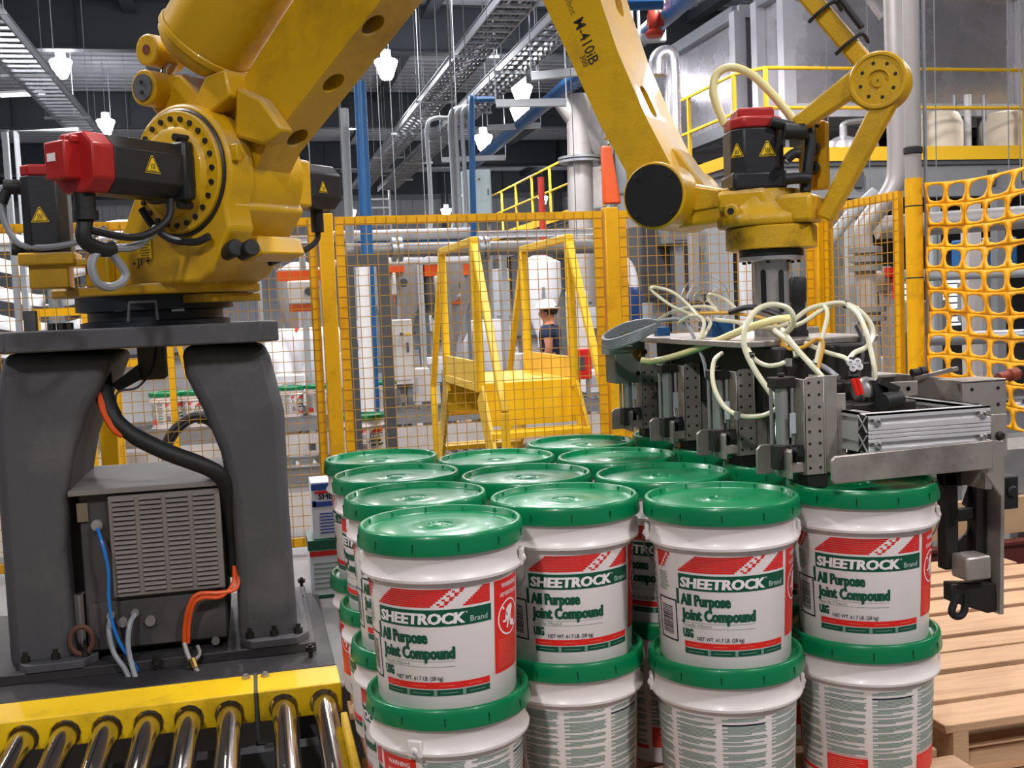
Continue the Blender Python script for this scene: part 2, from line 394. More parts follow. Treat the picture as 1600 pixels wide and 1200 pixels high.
# ------------------------------------------------------------------ cable trays
def tray(x0, x1, y0, y1, z, label, rungs=True, hang=True, cables=True):
    t = thing('cable_tray', ((x0 + x1) / 2, (y0 + y1) / 2, z), label, 'cable tray', 'overhead cable trays')
    for x in (x0, x1):
        MB().box(x - 0.012, x + 0.012, y0, y1, z, z + 0.12).box(x - 0.03, x + 0.03, y0, y1, z + 0.11, z + 0.12).build('side_rail', M_GALV, t)
    pr = None; n = int((y1 - y0) / 0.3)
    for i in range(min(n, 90)):
        y = y0 + 0.15 + i * 0.3
        if pr is None:
            pr = MB().box(x0, x1, y - 0.035, y + 0.035, z + 0.01, z + 0.045).build('rung', M_GALV, t)
        else:
            c = pr.copy(); COL.objects.link(c); c.parent = t; c.location.y = i * 0.3
    if cables:
        for k in range(6):
            x = x0 + 0.06 + (x1 - x0 - 0.12) * k / 5
            if abs(k - 2.5) < 0.6 and not hang: continue
            MB().tube([(x + random.uniform(-.02, .02), y0 + (y1 - y0) * j / 6, z + 0.06 + random.uniform(0, .02)) for j in range(7)], 0.022, 6, 3).build('cable', M_CABK, t)
    for k in range(int((y1 - y0) / 3.4)):
        y = y0 + 0.9 + k * 3.4
        h = MB().box(x0 - 0.12, x1 + 0.12, y - 0.02, y + 0.02, z - 0.05, z - 0.01)
        for x in (x0 - 0.09, x1 + 0.09): h.cyl((x, y, z - 0.06), (x, y, 7.95), 0.005, seg=5)
        h.build('trapeze_hanger', M_LGREY, t)
tray(-3.18, -2.66, 9.5, 33, 5.2, 'ladder cable tray running away at upper left, its rungs glaring', cables=False)
tray(3.12, 3.60, 8.0, 33, 5.2, 'ladder cable tray nearer the sloping arm, left one of the central pair')
tray(3.98, 4.46, 9.0, 33.5, 5.2, 'ladder cable tray with bright side rail, right one of the central pair')
# vertical ladder drop at the end of the trays
t = thing('vertical_cable_ladder', (4.02, 33.75, 0), 'vertical cable ladder dropping from the tray end to the far wall', 'cable tray')
for x in (3.70, 4.35): MB().box(x - .03, x + .03, 33.7, 33.8, 0, 5.3).build('side_rail', M_WHITE, t)
for k in range(19): MB().box(3.70, 4.35, 33.72, 33.77, .3 + k * .26, .35 + k * .26).build('rung', M_WHITE, t)
# tube lights at left
for (a, b, d, lb) in (((0, 149), (68, 146), 24, 'fluorescent strip light hung at upper left below the roof deck'),):
    t = thing('strip_light', PD(*a, d), lb, 'strip light')
    MB().bar(PD(*a, d), PD(*b, d), 0.16, 0.06).build('tube', M_TUBE, t)
    MB().bar(PD(a[0], a[1] - 3, d), PD(b[0], b[1] - 3, d), 0.22, 0.05).build('reflector', M_WHITE, t)
    for p in (PD(25, 146, d), PD(60, 144, d)): MB().cyl(p, (p.x, p.y, 7.9), 0.008, seg=6).build('hanging_rod', M_GALV, t)

# ================================================================== PAILS
RB, RT, HT = 0.127, 0.136, 0.234
def pr(z): return RB + (RT - RB) * min(1, z / HT)
R0 = 0.132
def cp(s, z, off=0.0005):
    a = s / R0; r = pr(z) + off
    return Vector((r * math.sin(a), -r * math.cos(a), z))
class LB(MB):
    def rect(s, s0, s1, z0, z1, mi, off=0.0005, sl=0.0):
        n = max(1, int(math.ceil((s1 - s0) / 0.012))); vs, fs = [], []
        for i in range(n + 1):
            q = s0 + (s1 - s0) * i / n
            vs += [cp(q, z0, off), cp(q + sl, z1, off)]
        for i in range(n): fs.append((2 * i, 2 * i + 2, 2 * i + 3, 2 * i + 1))
        s.add(vs, fs, mi)
    def txt(s, t, s0, z0, width, cap, mi, off=0.0010, bold=0.0, shear=0.0):
        vs, fs = text_mesh(t, 1.0, bold, shear)
        x0 = min(v[0] for v in vs); x1 = max(v[0] for v in vs)
        ym = max(v[1] for v in vs)
        kx, ky = width / (x1 - x0), cap / ym
        s.add([cp(s0 + (x - x0) * kx, z0 + y * ky, off) for x, y in vs], fs, mi)
LB.heavy = lambda s, t, s0, z0, width, cap, mi, off=0.0010, bold=0.02, shear=0.0, sp=0.0007: [s.txt(t, s0 + d, z0, width, cap, mi, off + 0.00008 * i, bold, shear) for i, d in enumerate((-sp, 0.0, sp))]
RED, GRN, TXT, WHT, NVY, PAL, ORN = 0, 1, 2, 3, 4, 5, 6
LM = [M_LRED, M_LGREEN, M_LTEXT, M_LWHITE, M_LBLACK, M_LPALE, M_LORNG]
def make_label(parent):
    L = LB(); z = 0.012
    # red stripes
    nrow = 9; zt, zb = 0.208 + z, 0.176 + z; rh = (zt - zb) / nrow
    for i in range(nrow):
        z1 = zt - i * rh; z0 = z1 - rh * 0.86; sh = 0.036 * (1 - i / (nrow - 1))
        L.rect(0.0 + sh, 0.110 + sh, z0, z1, RED)
        sq = 0.0058
        if i % 2: L.rect(0.110 + sh + sq, 0.110 + sh + 2 * sq, z0, z1, RED)
        L.rect(0.110 + sh + (2.6 if i % 2 == 0 else 3.2) * sq, 0.110 + sh + (4.0 if i % 2 == 0 else 4.3) * sq, z0, z1, RED)
        L.rect(0.166 + sh, 0.218 if 0.166 + sh < 0.214 else 0.166 + sh + 0.004, z0, z1, RED)
        L.rect(-0.062, -0.030 - 0.024 * i / nrow, z0, z1, RED)
        L.rect(-0.027 - 0.024 * i / nrow + (0.003 if i % 2 else 0), -0.020 - 0.024 * i / nrow + (0.003 if i % 2 else 0), z0, z1, RED)
    # green band and brand
    L.rect(0.0, 0.220, 0.142 + z, 0.172 + z, GRN)
    L.rect(-0.007, -0.0005, 0.112 + z, 0.142 + z, GRN)
    L.heavy('SHEETROCK', 0.005, 0.1472 + z, 0.163, 0.0192, WHT, 0.0012, bold=0.03, shear=0.10, sp=0.0008)
    L.txt('Brand', 0.178, 0.1472 + z, 0.033, 0.0100, PAL, 0.0012, bold=0.01)
    L.txt('R', 0.1705, 0.163 + z, 0.003, 0.0035, WHT, 0.0012)
    L.heavy('All Purpose', 0.004, 0.113 + z, 0.097, 0.0215, GRN, bold=0.026, sp=0.0011)
    L.heavy('Joint Compound', 0.005, 0.085 + z, 0.143, 0.0215, GRN, bold=0.026, sp=0.0011)
    L.rect(0.006, 0.148, 0.0795 + z, 0.0802 + z, TXT); L.rect(0.006, 0.148, 0.0700 + z, 0.0707 + z, TXT)
    L.txt('Ready Mixed', 0.007, 0.0730 + z, 0.058, 0.0048, TXT)
    L.heavy('USG', 0.006, 0.0510 + z, 0.022, 0.0165, GRN, bold=0.04)
    L.txt('NET WT. 61.7 LB. (28 kg)', 0.036, 0.0465 + z, 0.090, 0.0072, NVY, bold=0.01)
    L.rect(0.008, 0.214, 0.031 + z, 0.0425 + z, RED); L.rect(0.008, 0.214, 0.018 + z, 0.029 + z, GRN)
    for k in range(4):
        a = 0.012 + k * 0.052
        L.rect(a + 0.003, a + 0.030, 0.0357 + z, 0.0370 + z, ORN, 0.0009)
        L.rect(a + 0.004, a + 0.036, 0.0227 + z, 0.0239 + z, TXT, 0.0009)
        if k: L.rect(a - 0.008, a - 0.002, 0.018 + z, 0.029 + z, TXT, 0.0009)
    # bar code box
    a0, a1, b0, b1 = -0.064, -0.008, 0.036 + z, 0.118 + z
    for q in ((a0, a1, b0, b0 + .003), (a0, a1, b1 - .003, b1), (a0, a0 + .003, b0, b1), (a1 - .003, a1, b0, b1)): L.rect(*q, NVY)
    rnd = random.Random(3); zz = b0 + 0.012
    while zz < b1 - 0.016:
        h = rnd.uniform(0.0006, 0.0022); L.rect(a0 + 0.010, a1 - 0.012, zz, zz + h, NVY); zz += h + rnd.uniform(0.0008, 0.002)
    for k in range(9): L.rect(-0.058, -0.030 + rnd.uniform(-.006, .006), 0.132 + z + k * 0.0042, 0.1342 + z + k * 0.0042, TXT)
    # red warning panel
    w0, w1 = 0.228, 0.310
    L.rect(w0, w1, 0.040 + z, 0.208 + z, RED)
    L.txt('WARNING', w0 + 0.018, 0.192 + z, 0.052, 0.0085, WHT, bold=0.02); L.txt('ADVERTENCIA', w0 + 0.014, 0.176 + z, 0.060, 0.0075, WHT, bold=0.01)
    cx, cz, ro, ri = (w0 + w1) / 2, 0.136 + z, 0.033, 0.0300
    n = 40; vs = []; 
    for i in range(n):
        t = 2 * PI * i / n
        vs += [cp(cx + ro * math.cos(t), cz + ro * math.sin(t), 0.001), cp(cx + ri * math.cos(t), cz + ri * math.sin(t), 0.001)]
    L.add(vs, [(2 * i, 2 * ((i + 1) % n), 2 * ((i + 1) % n) + 1, 2 * i + 1) for i in range(n)], WHT)
    def blob(pts): L.add([cp(cx + x * .001, cz + y * .001, 0.0011) for x, y in pts], [tuple(range(len(pts)))], WHT)
    blob([(-10, 14), (-2, 20), (10, 22), (13, 14), (8, 6), (2, 4), (-4, 2)])
    blob([(-4, 3), (2, 4), (0, -8), (-3, -20), (-8, -20), (-6, -8)])
    blob([(2, 4), (8, 6), (7, -4), (12, -14), (8, -17), (2, -6)])
    blob([(-10, 14), (-4, 4), (-12, -4), (-20, -4), (-18, -8), (-10, -8), (-2, 0)])
    blob([(12 + 8 * math.cos(t * PI / 6), -14 + 6 * math.sin(t * PI / 6)) for t in range(12)])
    L.add([cp(cx + x * .001, cz + y * .001, 0.0012) for x, y in ((-22, 20), (-19, 23), (22, -20), (19, -23))], [(0, 1, 2, 3)], WHT)
    for k in range(16): L.rect(w0 + 0.008, w1 - 0.010 - rnd.uniform(0, .03) * (k % 3 == 0), 0.048 + z + k * 0.0033, 0.0490 + z + k * 0.0033, ORN, 0.0008)
    # small print on the back, in columns of paragraphs
    cols = [(0.322, 0.398), (0.408, 0.492), (0.502, 0.588), (0.598, 0.684), (0.692, 0.752)]
    for ci, (c0, c1) in enumerate(cols):
        zz = 0.206 + z; lines = rnd.randint(3, 7); bottom = (0.075 if ci in (1, 3) else 0.030) + z
        if ci == 2: L.rect(c0, c1 - 0.006, 0.1915 + z, 0.1945 + z, NVY, 0.0009)
        while zz > bottom:
            ind = 0.010 if lines % 3 == 0 else 0.0
            full = c1 - c0 - rnd.uniform(0, 0.007)
            L.rect(c0 + ind, c0 + (full if lines > 1 else full * rnd.uniform(.4, .9)), zz - 0.0016, zz, TXT)
            zz -= 0.0026; lines -= 1
            if lines <= 0: zz -= rnd.uniform(0.002, 0.004); lines = rnd.randint(2, 8)
        if ci in (1, 3):
            L.rect(c0, c1, 0.024 + z, 0.068 + z, RED, 0.0006); L.rect(c0, c1, 0.0705 + z, 0.0715 + z, RED, 0.0006)
            for k in range(9): L.rect(c0 + .004, c1 - .006 - rnd.uniform(0, .02), 0.028 + z + k * .0042, 0.0298 + z + k * .0042, ORN, 0.0009)
    L.rect(0.322, 0.398, 0.018 + z, 0.026 + z, RED, 0.0006); L.rect(0.502, 0.588, 0.018 + z, 0.026 + z, RED, 0.0006)
    return L.build('label', LM, parent)
def make_pail():
    t = thing('pail', (0, 0, 0), 'x', 'pail', 'white joint compound pails with green lids')
    b = MB().lathe([(0.0, 0.004), (0.120, 0.004), (0.122, 0.0), (RB - .002, 0.0), (RB, 0.004), (RT, HT - 0.002), (0.1480, HT - 0.001), (0.1488, HT + 0.004), (0.1440, HT + 0.011),
                    (0.1420, HT + 0.017), (0.1420, 0.268), (0.144, 0.272), (0.144, 0.278), (0.140, 0.292), (0.0, 0.292)], 64, cap=False)
    body = b.build('body', M_PAIL, t)
    for sgn in (-43, 137):                                   # ears of the bail handle
        a = math.radians(sgn); d = Vector((math.sin(a), -math.cos(a), 0)); s = Vector((math.cos(a), math.sin(a), 0))
        e = MB().obox(d * 0.1475 + Vector((0, 0, 0.246)), s * 0.014, d * 0.0040, Vector((0, 0, 0.016)))
        e.cyl(d * 0.148 + Vector((0, 0, 0.243)), d * 0.1545 + Vector((0, 0, 0.243)), 0.0070, seg=14)
        e.build('ear', M_PAIL, t, bevel=0.003)
    r = MB()
    for k in range(24):                                      # small ribs under the collar
        a = 2 * PI * k / 24; d = Vector((math.sin(a), -math.cos(a), 0)); s = Vector((math.cos(a), math.sin(a), 0))
        r.obox(d * 0.1385 + Vector((0, 0, HT - .002)), s * 0.0012, d * 0.004, Vector((0, 0, 0.004)))
    tag(r.build('collar_ribs', M_PAIL, body), kind='stuff')
    prof = [(0.1440, 0.280), (0.1525, 0.281), (0.1530, 0.286), (0.1505, 0.306), (0.1490, 0.3135), (0.1465, 0.316), (0.1425, 0.3160), (0.1410, 0.3150), (0.1385, 0.3060), (0.1365, 0.3045),
            (0.1200, 0.3040), (0.1185, 0.3048), (0.060, 0.3058), (0.030, 0.3056), (0.0275, 0.3075), (0.0240, 0.3078), (0.0225, 0.3052), (0.0150, 0.3050), (0.0140, 0.3072), (0.008, 0.3075), (0.0, 0.3060)]
    lid = MB().lathe(prof, 80, cap=False).build('lid', M_GREEN, t, angle=50)
    nt = MB(); rb = MB()
    for k in range(12):
        a = 2 * PI * (k + 0.3) / 12; d = Vector((math.sin(a), -math.cos(a), 0)); s = Vector((math.cos(a), math.sin(a), 0))
        nt.obox(d * 0.1518 + Vector((0, 0, 0.2945)), s * 0.0009, d * 0.0012, Vector((0, 0, 0.0075)))
        rb.obox(d * 0.1395 + Vector((0, 0, 0.3105)), s * 0.0011, d * 0.0022, Vector((0, 0, 0.0040)))
    tag(nt.build('notches', M_GREEND, lid), kind='stuff'); tag(rb.build('ribs', M_GREEN, lid), kind='stuff')
    # wire bail hanging down on the far side of the brand panel
    pts = []; a0, a1 = math.radians(137), math.radians(137 + 180)
    for k in range(15):
        u = k / 14; a = a0 + (a1 - a0) * u; h = 0.243 - 0.120 * math.sin(PI * u) ** 0.7; rr = 0.155 - 0.012 * math.sin(PI * u)
        pts.append((rr * math.sin(a), -rr * math.cos(a), h))
    MB().tube(pts, 0.0018, 6, 4).build('bail', M_STEEL, t)
    make_label(t)
    return t
PAIL = make_pail()
COLS = {'A': (0.316, 1.958, 4), 'B': (0.5956, 2.107, 3), 'C': (0.877, 1.970, 4), 'D': (1.200, 1.998, 4)}
TOP_Z, STEP = 1.166 - 0.316, 0.304
LAB = {
 'A0': 'upper pail closest to the camera, left front corner, brand label in full view', 'A1': 'upper pail directly behind the closest one in the left row',
 'A2': 'third upper pail of the left row from the camera', 'A3': 'farthest upper pail of the left row, beside the yellow fence post',
 'B0': 'upper pail tucked between the closest pail and the next branded one', 'B1': 'upper pail with broad lid in the middle of the layer, second row',
 'B2': 'upper pail at the back of the second row, below the yellow stair', 'C0': 'upper pail in the front right of centre with green lid, left of the gripper',
 'C1': 'upper pail second in the third row, beside the gripper blades', 'C2': 'upper pail third in the third row, beside the gripper',
 'C3': 'rearmost upper pail in the third row, in front of the fence post', 'D0': 'upper pail under the gripper at the right front, shaded lid',
 'D1': 'second upper pail under the gripper, lid half covered by a blade foot', 'D2': 'third upper pail under the gripper', 'D3': 'farthest upper pail under the gripper',
 'a0': 'lower pail under the closest one, with wire handle ear and red warning panel', 'a1': 'lower pail of the left row, second from the camera, above the yellow rail',
 'a2': 'lower pail of the left row, third from the camera, wire handle sticking out', 'a3': 'lower pail at the far end of the left row, by the white cartons',
 'b0': 'lower pail beneath the second branded pail, showing its fine print', 'b1': 'lower pail hidden in the middle of the second row', 'b2': 'lower pail hidden at the back of the second row',
 'c0': 'lower pail in the front, third from the left, showing fine print and a dark line', 'c1': 'lower pail second in the third row, hidden in the stack', 'c2': 'lower pail third in the third row, hidden in the stack', 'c3': 'lower pail rearmost in the third row, hidden in the stack',
 'd0': 'lower pail at the right front beside the wooden pallet', 'd1': 'lower pail second in the right row beside the pallet', 'd2': 'lower pail third in the right row', 'd3': 'lower pail farthest in the right row'}
DELTA = {'A0': -58, 'A1': -62, 'A2': -95, 'A3': -140, 'B0': -34, 'C0': -38.7, 'D0': -42, 'a0': -162, 'b0': -184, 'c0': -222, 'd0': -212, 'a1': -118, 'a2': -150, 'a3': -175, 'B1': -30, 'C1': -60}
used = False
for k in LAB:
    c = k[0].upper(); i = int(k[1]); x, y, n = COLS[c]; y += 0.313 * i
    t = clone(PAIL) if used else PAIL; used = True
    t.location = (x, y, TOP_Z - (STEP if k[0].islower() else 0))
    t.rotation_euler.z = -math.atan2(x, y) + math.radians(DELTA.get(k, -50 - 37 * i if k[0].isupper() else -170 - 25 * i))
    t['label'] = LAB[k]
    if k in ('b0', 'c0', 'd0', 'b1', 'c1', 'd1'):
        for ch in t.children:
            if ch.name.startswith('bail'): ch.rotation_euler.z = PI

# ------------------------------------------------------------------ pallets
def pallet(x0, x1, ztop, ys, label, h=0.125, edge=0.0):
    y0, y1 = ys[0][0], ys[-1][1]
    t = thing('wooden_pallet', ((x0 + x1) / 2, (y0 + y1) / 2, ztop - h), label, 'pallet', 'wooden pallets')
    rnd = random.Random(int(x0 * 100))
    for a, b in ys:
        e = rnd.uniform(-.012, .012); f = rnd.uniform(-.004, .002)
        MB().box(x0 + e, x1 + e, a, b, ztop - 0.020 + f, ztop + f).build('deck_board', M_WOOD, t, bevel=0.002, seg=1)
    for x in (x0 + 0.03, (x0 + x1) / 2, x1 - 0.03):
        MB().box(x - 0.02, x + 0.02, y0, y1, ztop - h + 0.018, ztop - 0.022).build('stringer', M_WOOD, t)
    for k in range(4):
        a = y0 + (y1 - y0 - 0.1) * k / 3
        MB().box(x0, x1, a, a + 0.1, ztop - h, ztop - h + 0.018).build('bottom_board', M_WOOD, t)
    return t
LOADZ = TOP_Z - STEP
pallet(0.205, 1.41, LOADZ, [(1.74 + k * 0.155, 1.74 + k * 0.155 + 0.115) for k in range(9)], 'wooden pallet under the stacked pails')
SL = [(2.128, 2.245), (2.272, 2.425), (2.452, 2.560), (2.582, 2.675), (2.705, 2.870), (2.900, 3.02), (3.05, 3.15), (3.18, 3.3), (3.33, 3.45)]
pallet(1.49, 2.62, LOADZ + 0.014, SL, 'empty wooden pallet right of the pails, pale deck boards in view')
pallet(1.53, 2.66, LOADZ + 0.014 - 0.127, [(a - 0.10, b - 0.10) for a, b in SL], 'wooden pallet at the bottom of the empty stack on the right')

# ------------------------------------------------------------------ pallet roller conveyor with yellow side rail
cv = thing('roller_conveyor', (-0.9, 2.6, 0), 'roller conveyor with yellow side rail and shiny rollers at lower left', 'conveyor')
RX = [-0.875, -0.767, -0.659, -0.553, -0.446, -0.338, -0.231, -0.122, 0.026, 0.139]
def rail(x0, x1):
    pts = []; rz, rr = 0.447, 0.040
    xs = [x for x in RX if x0 < x < x1]
    pts = [(x0, 0.502)] + [(x0, 0.415)]
    for x in xs:
        h = math.sqrt(max(0, rr * rr - (rz - 0.415) ** 2))
        for k in range(11):
            a = PI + math.asin((rz - 0.415) / rr) - (PI + 2 * math.asin((rz - 0.415) / rr)) * k / 10
            pts.append((x + rr * math.cos(a), rz + rr * math.sin(a)))
    pts += [(x1, 0.415), (x1, 0.502)]
    return MB().prism([(p[0], 3.08, p[1]) for p in pts], (0, 0.16, 0))
rail(-1.3, -0.052).build('side_rail', M_RAILY, cv, bevel=0.004)
rail(-0.044, 0.19).build('side_rail', M_RAILY, cv, bevel=0.004)
MB().box(-0.052, -0.044, 3.07, 3.25, 0.33, 0.503).box(-0.056, -0.030, 3.05, 3.08, 0.33, 0.36).build('joint_plate', M_DGREY, cv)
for x in (-0.075, -0.02):
    MB().cyl((x, 3.21, 0.502), (x, 3.21, 0.510), 0.012, seg=6).cyl((x, 3.21, 0.510), (x, 3.21, 0.516), 0.006, seg=8).build('bolt', M_STEEL, cv)
rl = None
for i, x in enumerate(RX):
    if rl is None:
        rl = MB().lathe([(0.012, -0.02), (0.012, 0.0), (0.029, 0.0), (0.032, 0.012), (0.033, 0.05), (0.0335, 1.3), (0.03, 1.31), (0.012, 1.31)], 28, (x, 3.10, 0.447), (0, -1, 0)).build('roller', M_CHROME, cv)
    else:
        c = rl.copy(); COL.objects.link(c); c.parent = cv; c.location.x = x - RX[0]
MB().box(-1.3, 0.15, 1.70, 1.78, 0.30, 0.50).build('near_side_rail', M_RAILY, cv)
for x in (-1.2, 0.10):
    for y in (1.74, 3.16): MB().box(x - .03, x + .03, y - .03, y + .03, 0, 0.40).build('leg', M_DGREY, cv)
MB().box(-1.3, 0.15, 3.0, 3.06, 0.30, 0.36).box(-1.3, 0.15, 2.3, 2.36, 0.28, 0.33).build('cross_member', M_DGREY, cv)
# chain transfer under the loaded pallet
ct = thing('chain_transfer', (0.78, 2.45, 0), 'chain transfer frame carrying the loaded pallet', 'conveyor')
MB().box(0.170, 0.188, 1.75, 2.85, 0.30, 0.50).build('yellow_rail', M_RAILY, ct, bevel=0.003)
MB().box(0.75, 0.79, 1.7, 3.1, 0.28, 0.42).build('middle_rail', M_DGREY, ct); MB().box(1.36, 1.40, 1.7, 3.1, 0.28, 0.42).build('right_rail', M_DGREY, ct)
for x in (0.168, 0.77, 1.38):
    for y in (1.8, 3.0): MB().box(x - .02, x + .02, y - .02, y + .02, 0, 0.30).build('leg', M_DGREY, ct)
# stand under the empty pallets
st = thing('pallet_stand', (2.08, 2.78, 0), 'dark steel stand under the empty pallets', 'stand')
for x in (1.60, 2.10, 2.58): MB().box(x - .03, x + .03, 2.1, 3.4, 0.22, LOADZ + 0.014 - 0.127 - 0.125).build('beam', M_DGREY, st)
for x in (1.60, 2.58):
    for y in (2.15, 3.35): MB().box(x - .03, x + .03, y - .03, y + .03, 0, 0.22).build('leg', M_DGREY, st)

# ================================================================== ROBOT
J1 = Vector((-0.32, 3.99, 0)); WR = Vector((1.26, 2.485, 0))
DR = (WR - J1).normalized(); NR = Vector((DR.y, -DR.x, 0)); UP = Vector((0, 0, 1))
def A(r, t, z): return J1 + DR * r + NR * t + UP * z
def armp(px, py, t):
    q = ray(px, py); k = ((J1 - EYE).dot(NR) + t) / q.dot(NR); p = EYE + q * k
    return ((p - J1).dot(DR), p.z)
def hit(px, py, o, n):
    q = ray(px, py); return EYE + q * ((o - EYE).dot(n) / q.dot(n))
def aprism(mb, pts, t0, t1, mi=0): return mb.prism([A(r, t0, z) for r, z in pts], NR * (t1 - t0), mi)
def arc(cx, cz, r, a0, a1, n=14): return [(cx + r * math.cos(math.radians(a0 + (a1 - a0) * i / n)), cz + r * math.sin(math.radians(a0 + (a1 - a0) * i / n))) for i in range(n + 1)]

# ---- pedestal
pd = thing('robot_pedestal', (-0.32, 3.99, 0.40), 'dark grey arched steel pedestal carrying the yellow robot', 'pedestal')
MB().prism([(-0.78, 3.66, 1.47), (-0.74, 3.60, 1.47), (0.03, 3.60, 1.47), (0.085, 3.66, 1.47), (0.085, 4.34, 1.47), (0.03, 4.40, 1.47), (-0.72, 4.40, 1.47), (-0.78, 4.34, 1.47)], (0, 0, 0.066)).build('top_plate', M_PED, pd, bevel=0.006)
def leg(outl, y0, y1, nm='leg'):
    pts = [PY(a, b, 3.75) for a, b in outl]
    return MB().prism([(p.x, y0, p.z) for p in pts], (0, y1 - y0, 0)).build(nm, M_PED, pd, bevel=0.035, seg=3)
leg([(418, 540), (444, 640), (452, 800), (467, 1003), (374, 1003), (368, 860), (362, 780), (345, 705), (318, 640), (290, 585), (284, 540)], 3.70, 4.32)
leg([(8, 552), (-8, 650), (2, 800), (20, 1045), (122, 1030), (106, 860), (108, 780), (120, 705), (140, 645), (165, 595), (180, 552)], 3.70, 4.32)
for fx in ((-0.80, -0.55), (-0.10, 0.13)):
    MB().prism([(fx[0], 3.72, .45), (fx[0] + .04, 3.66, .45), (fx[1] - .04, 3.66, .45), (fx[1], 3.72, .45), (fx[1], 4.34, .45), (fx[0], 4.34, .45)], (0, 0, 0.028)).build('foot_plate', M_PED, pd, bevel=0.004)
    for bx in (fx[0] + .035, fx[1] - .035, (fx[0] + fx[1]) / 2):
        MB().cyl((bx, 3.70, .478), (bx, 3.70, .498), 0.014, seg=6).cyl((bx, 3.70, .498), (bx, 3.70, .512), 0.008, seg=8).build('bolt', M_STEELK, pd)
MB().box(-1.05, 0.15, 3.665, 4.45, 0.418, 0.452).box(-1.05, 0.20, 3.50, 4.46, 0.400, 0.420).build('base_plate', mat('base_black', '2E2D2F', .6, vary=.2, dirt='6A655E', dirt_amt=.3), pd, bevel=0.004)
for p in (PZ(470, 952, .4), PZ(485, 1013, .45), PZ(245, 1033, .45), PZ(472, 925, .40)):
    MB().cyl((p.x, p.y, .40), (p.x, p.y, .462), 0.007, seg=8).cyl((p.x, p.y, .440), (p.x, p.y, .456), 0.015, seg=6).build('anchor_bolt', M_STEELK, pd)
p = PY(128, 1010, 3.70)
MB().tube([p + Vector((0.035 * math.cos(a * .5236), 0, 0.045 * math.sin(a * .5236) + .02)) for a in range(13)], 0.009, 8, 2).build('lifting_eye', mat('rust', '5A3A2C', .7), pd)
for a in ((48, 468, 48, 502), (68, 500, 68, 510)):
    p = PY(a[0], a[1], 3.72); q = PY(a[2], a[3], 3.72)
MB().box(-0.69, -0.655, 3.66, 3.70, 1.536, 1.60).build('stop_post', M_PED, pd)
for px in (80, 95, 108):
    p = PY(px, 505, 3.75); MB().cyl((p.x, 3.75, 1.536), (p.x, 3.75, 1.558), 0.013, seg=6).build('bolt', M_STEELK, pd)
# small guard hoop and cover under the top plate
MB().tube([PY(200, 503, 3.62), PY(202, 473, 3.62), PY(243, 471, 3.62), PY(246, 500, 3.62)], 0.006, 6, 1, smooth=False).build('guard_hoop', M_DGREY, pd)
MB().box(*(lambda a, b: (a.x, b.x, 3.85, 4.0, b.z, a.z))(PY(213, 535, 3.85), PY(258, 592, 3.85))).build('hanging_cover', mat('olive', '4B4636', .6), pd, bevel=.004)

# ---- controller cabinet in the arch
cb = thing('controller_cabinet', (-0.36, 4.0, 0.452), 'dark controller cabinet with louvered grille between the pedestal legs', 'cabinet')
MB().box(-0.58, -0.135, 3.74, 4.28, 0.475, 1.00).build('body', M_CAB, cb, bevel=0.006)
MB().box(-0.605, -0.125, 3.70, 4.32, 1.00, 1.018).build('lid', M_LOUV, cb, bevel=0.003)
lv = MB().box(-0.487, -0.135, 3.715, 3.742, 0.655, 0.992).build('louver_panel', M_LOUV, cb, bevel=0.003)
proto = None
for i in range(4):
    for j in range(20):
        x = -0.474 + i * 0.084; z = 0.672 + j * 0.0158
        if proto is None:
            proto = MB().prism([(x, 3.716, z), (x, 3.706, z + 0.001), (x, 3.7095, z + 0.006), (x, 3.716, z + 0.0105)], (0.068, 0, 0)).build('louver', M_LOUV, lv)
            gp = MB().box(x, x + 0.068, 3.7135, 3.716, z - 0.0035, z).build('gap', M_INK, lv); p0 = (x, z)
        else:
            for q in (proto, gp):
                c = q.copy(); COL.objects.link(c); c.parent = lv; c.location = (x - p0[0], 0, z - p0[1])
MB().box(-0.57, -0.14, 3.728, 3.742, 0.485, 0.64).build('lower_panel', M_CAB, cb, bevel=.002)
for px, py, r in ((192, 972, .016), (235, 970, .0165), (173, 962, .013), (211, 958, .013), (337, 1001, .013)):
    p = PY(px, py, 3.72); MB().cyl((p.x, 3.728, p.z), (p.x, 3.712, p.z), r, seg=20).build('gland_cap', M_LOUV, cb)
p = PY(152, 820, 3.73); MB().cyl((p.x, 3.745, p.z), (p.x, 3.715, p.z), .018, seg=18).cyl((p.x, 3.72, p.z), (p.x, 3.70, p.z), .012, seg=6).build('cable_gland', M_STEEL, cb)
p = PY(130, 800, 3.74); MB().box(p.x - .018, p.x + .016, 3.728, 3.742, p.z - .03, p.z + .03).build('rating_plate', mat('plate_brown', '6E6250', .6), cb)
MB().box(-0.66, -0.592, 3.78, 3.83, 0.452, 0.66).build('side_conduit', M_LOUV, cb)
def cable(name, pts, r, mtl, label, cat='cable', seg=8):
    o = MB().tube(pts, r, seg).build(name, mtl); return tag(o, label, cat)
def pts_y(l, y): return [PY(a, b, y) for a, b in l]
cable('cable', [PY(152, 826, 3.70)] + pts_y([(160, 850), (169, 890), (170, 935), (176, 975), (190, 1010), (208, 1035), (222, 1062)], 3.66) + [PY(226, 1075, 3.60)], 0.0055, M_BLUEC, 'thin bright blue cable running down the front of the controller cabinet')
cable('flexible_conduit', [PY(211, 960, 3.71), PY(203, 975, 3.68), PY(200, 1005, 3.66), PY(205, 1035, 3.64), PY(215, 1068, 3.60)], 0.0085, M_CABG, 'right one of two grey flexible conduits below the louvers')
cable('flexible_conduit', [PY(173, 965, 3.71), PY(170, 985, 3.68), PY(178, 1020, 3.66), PY(195, 1045, 3.64), PY(206, 1070, 3.60)], 0.0085, M_CABG, 'left one of two grey flexible conduits beside the blue cable')
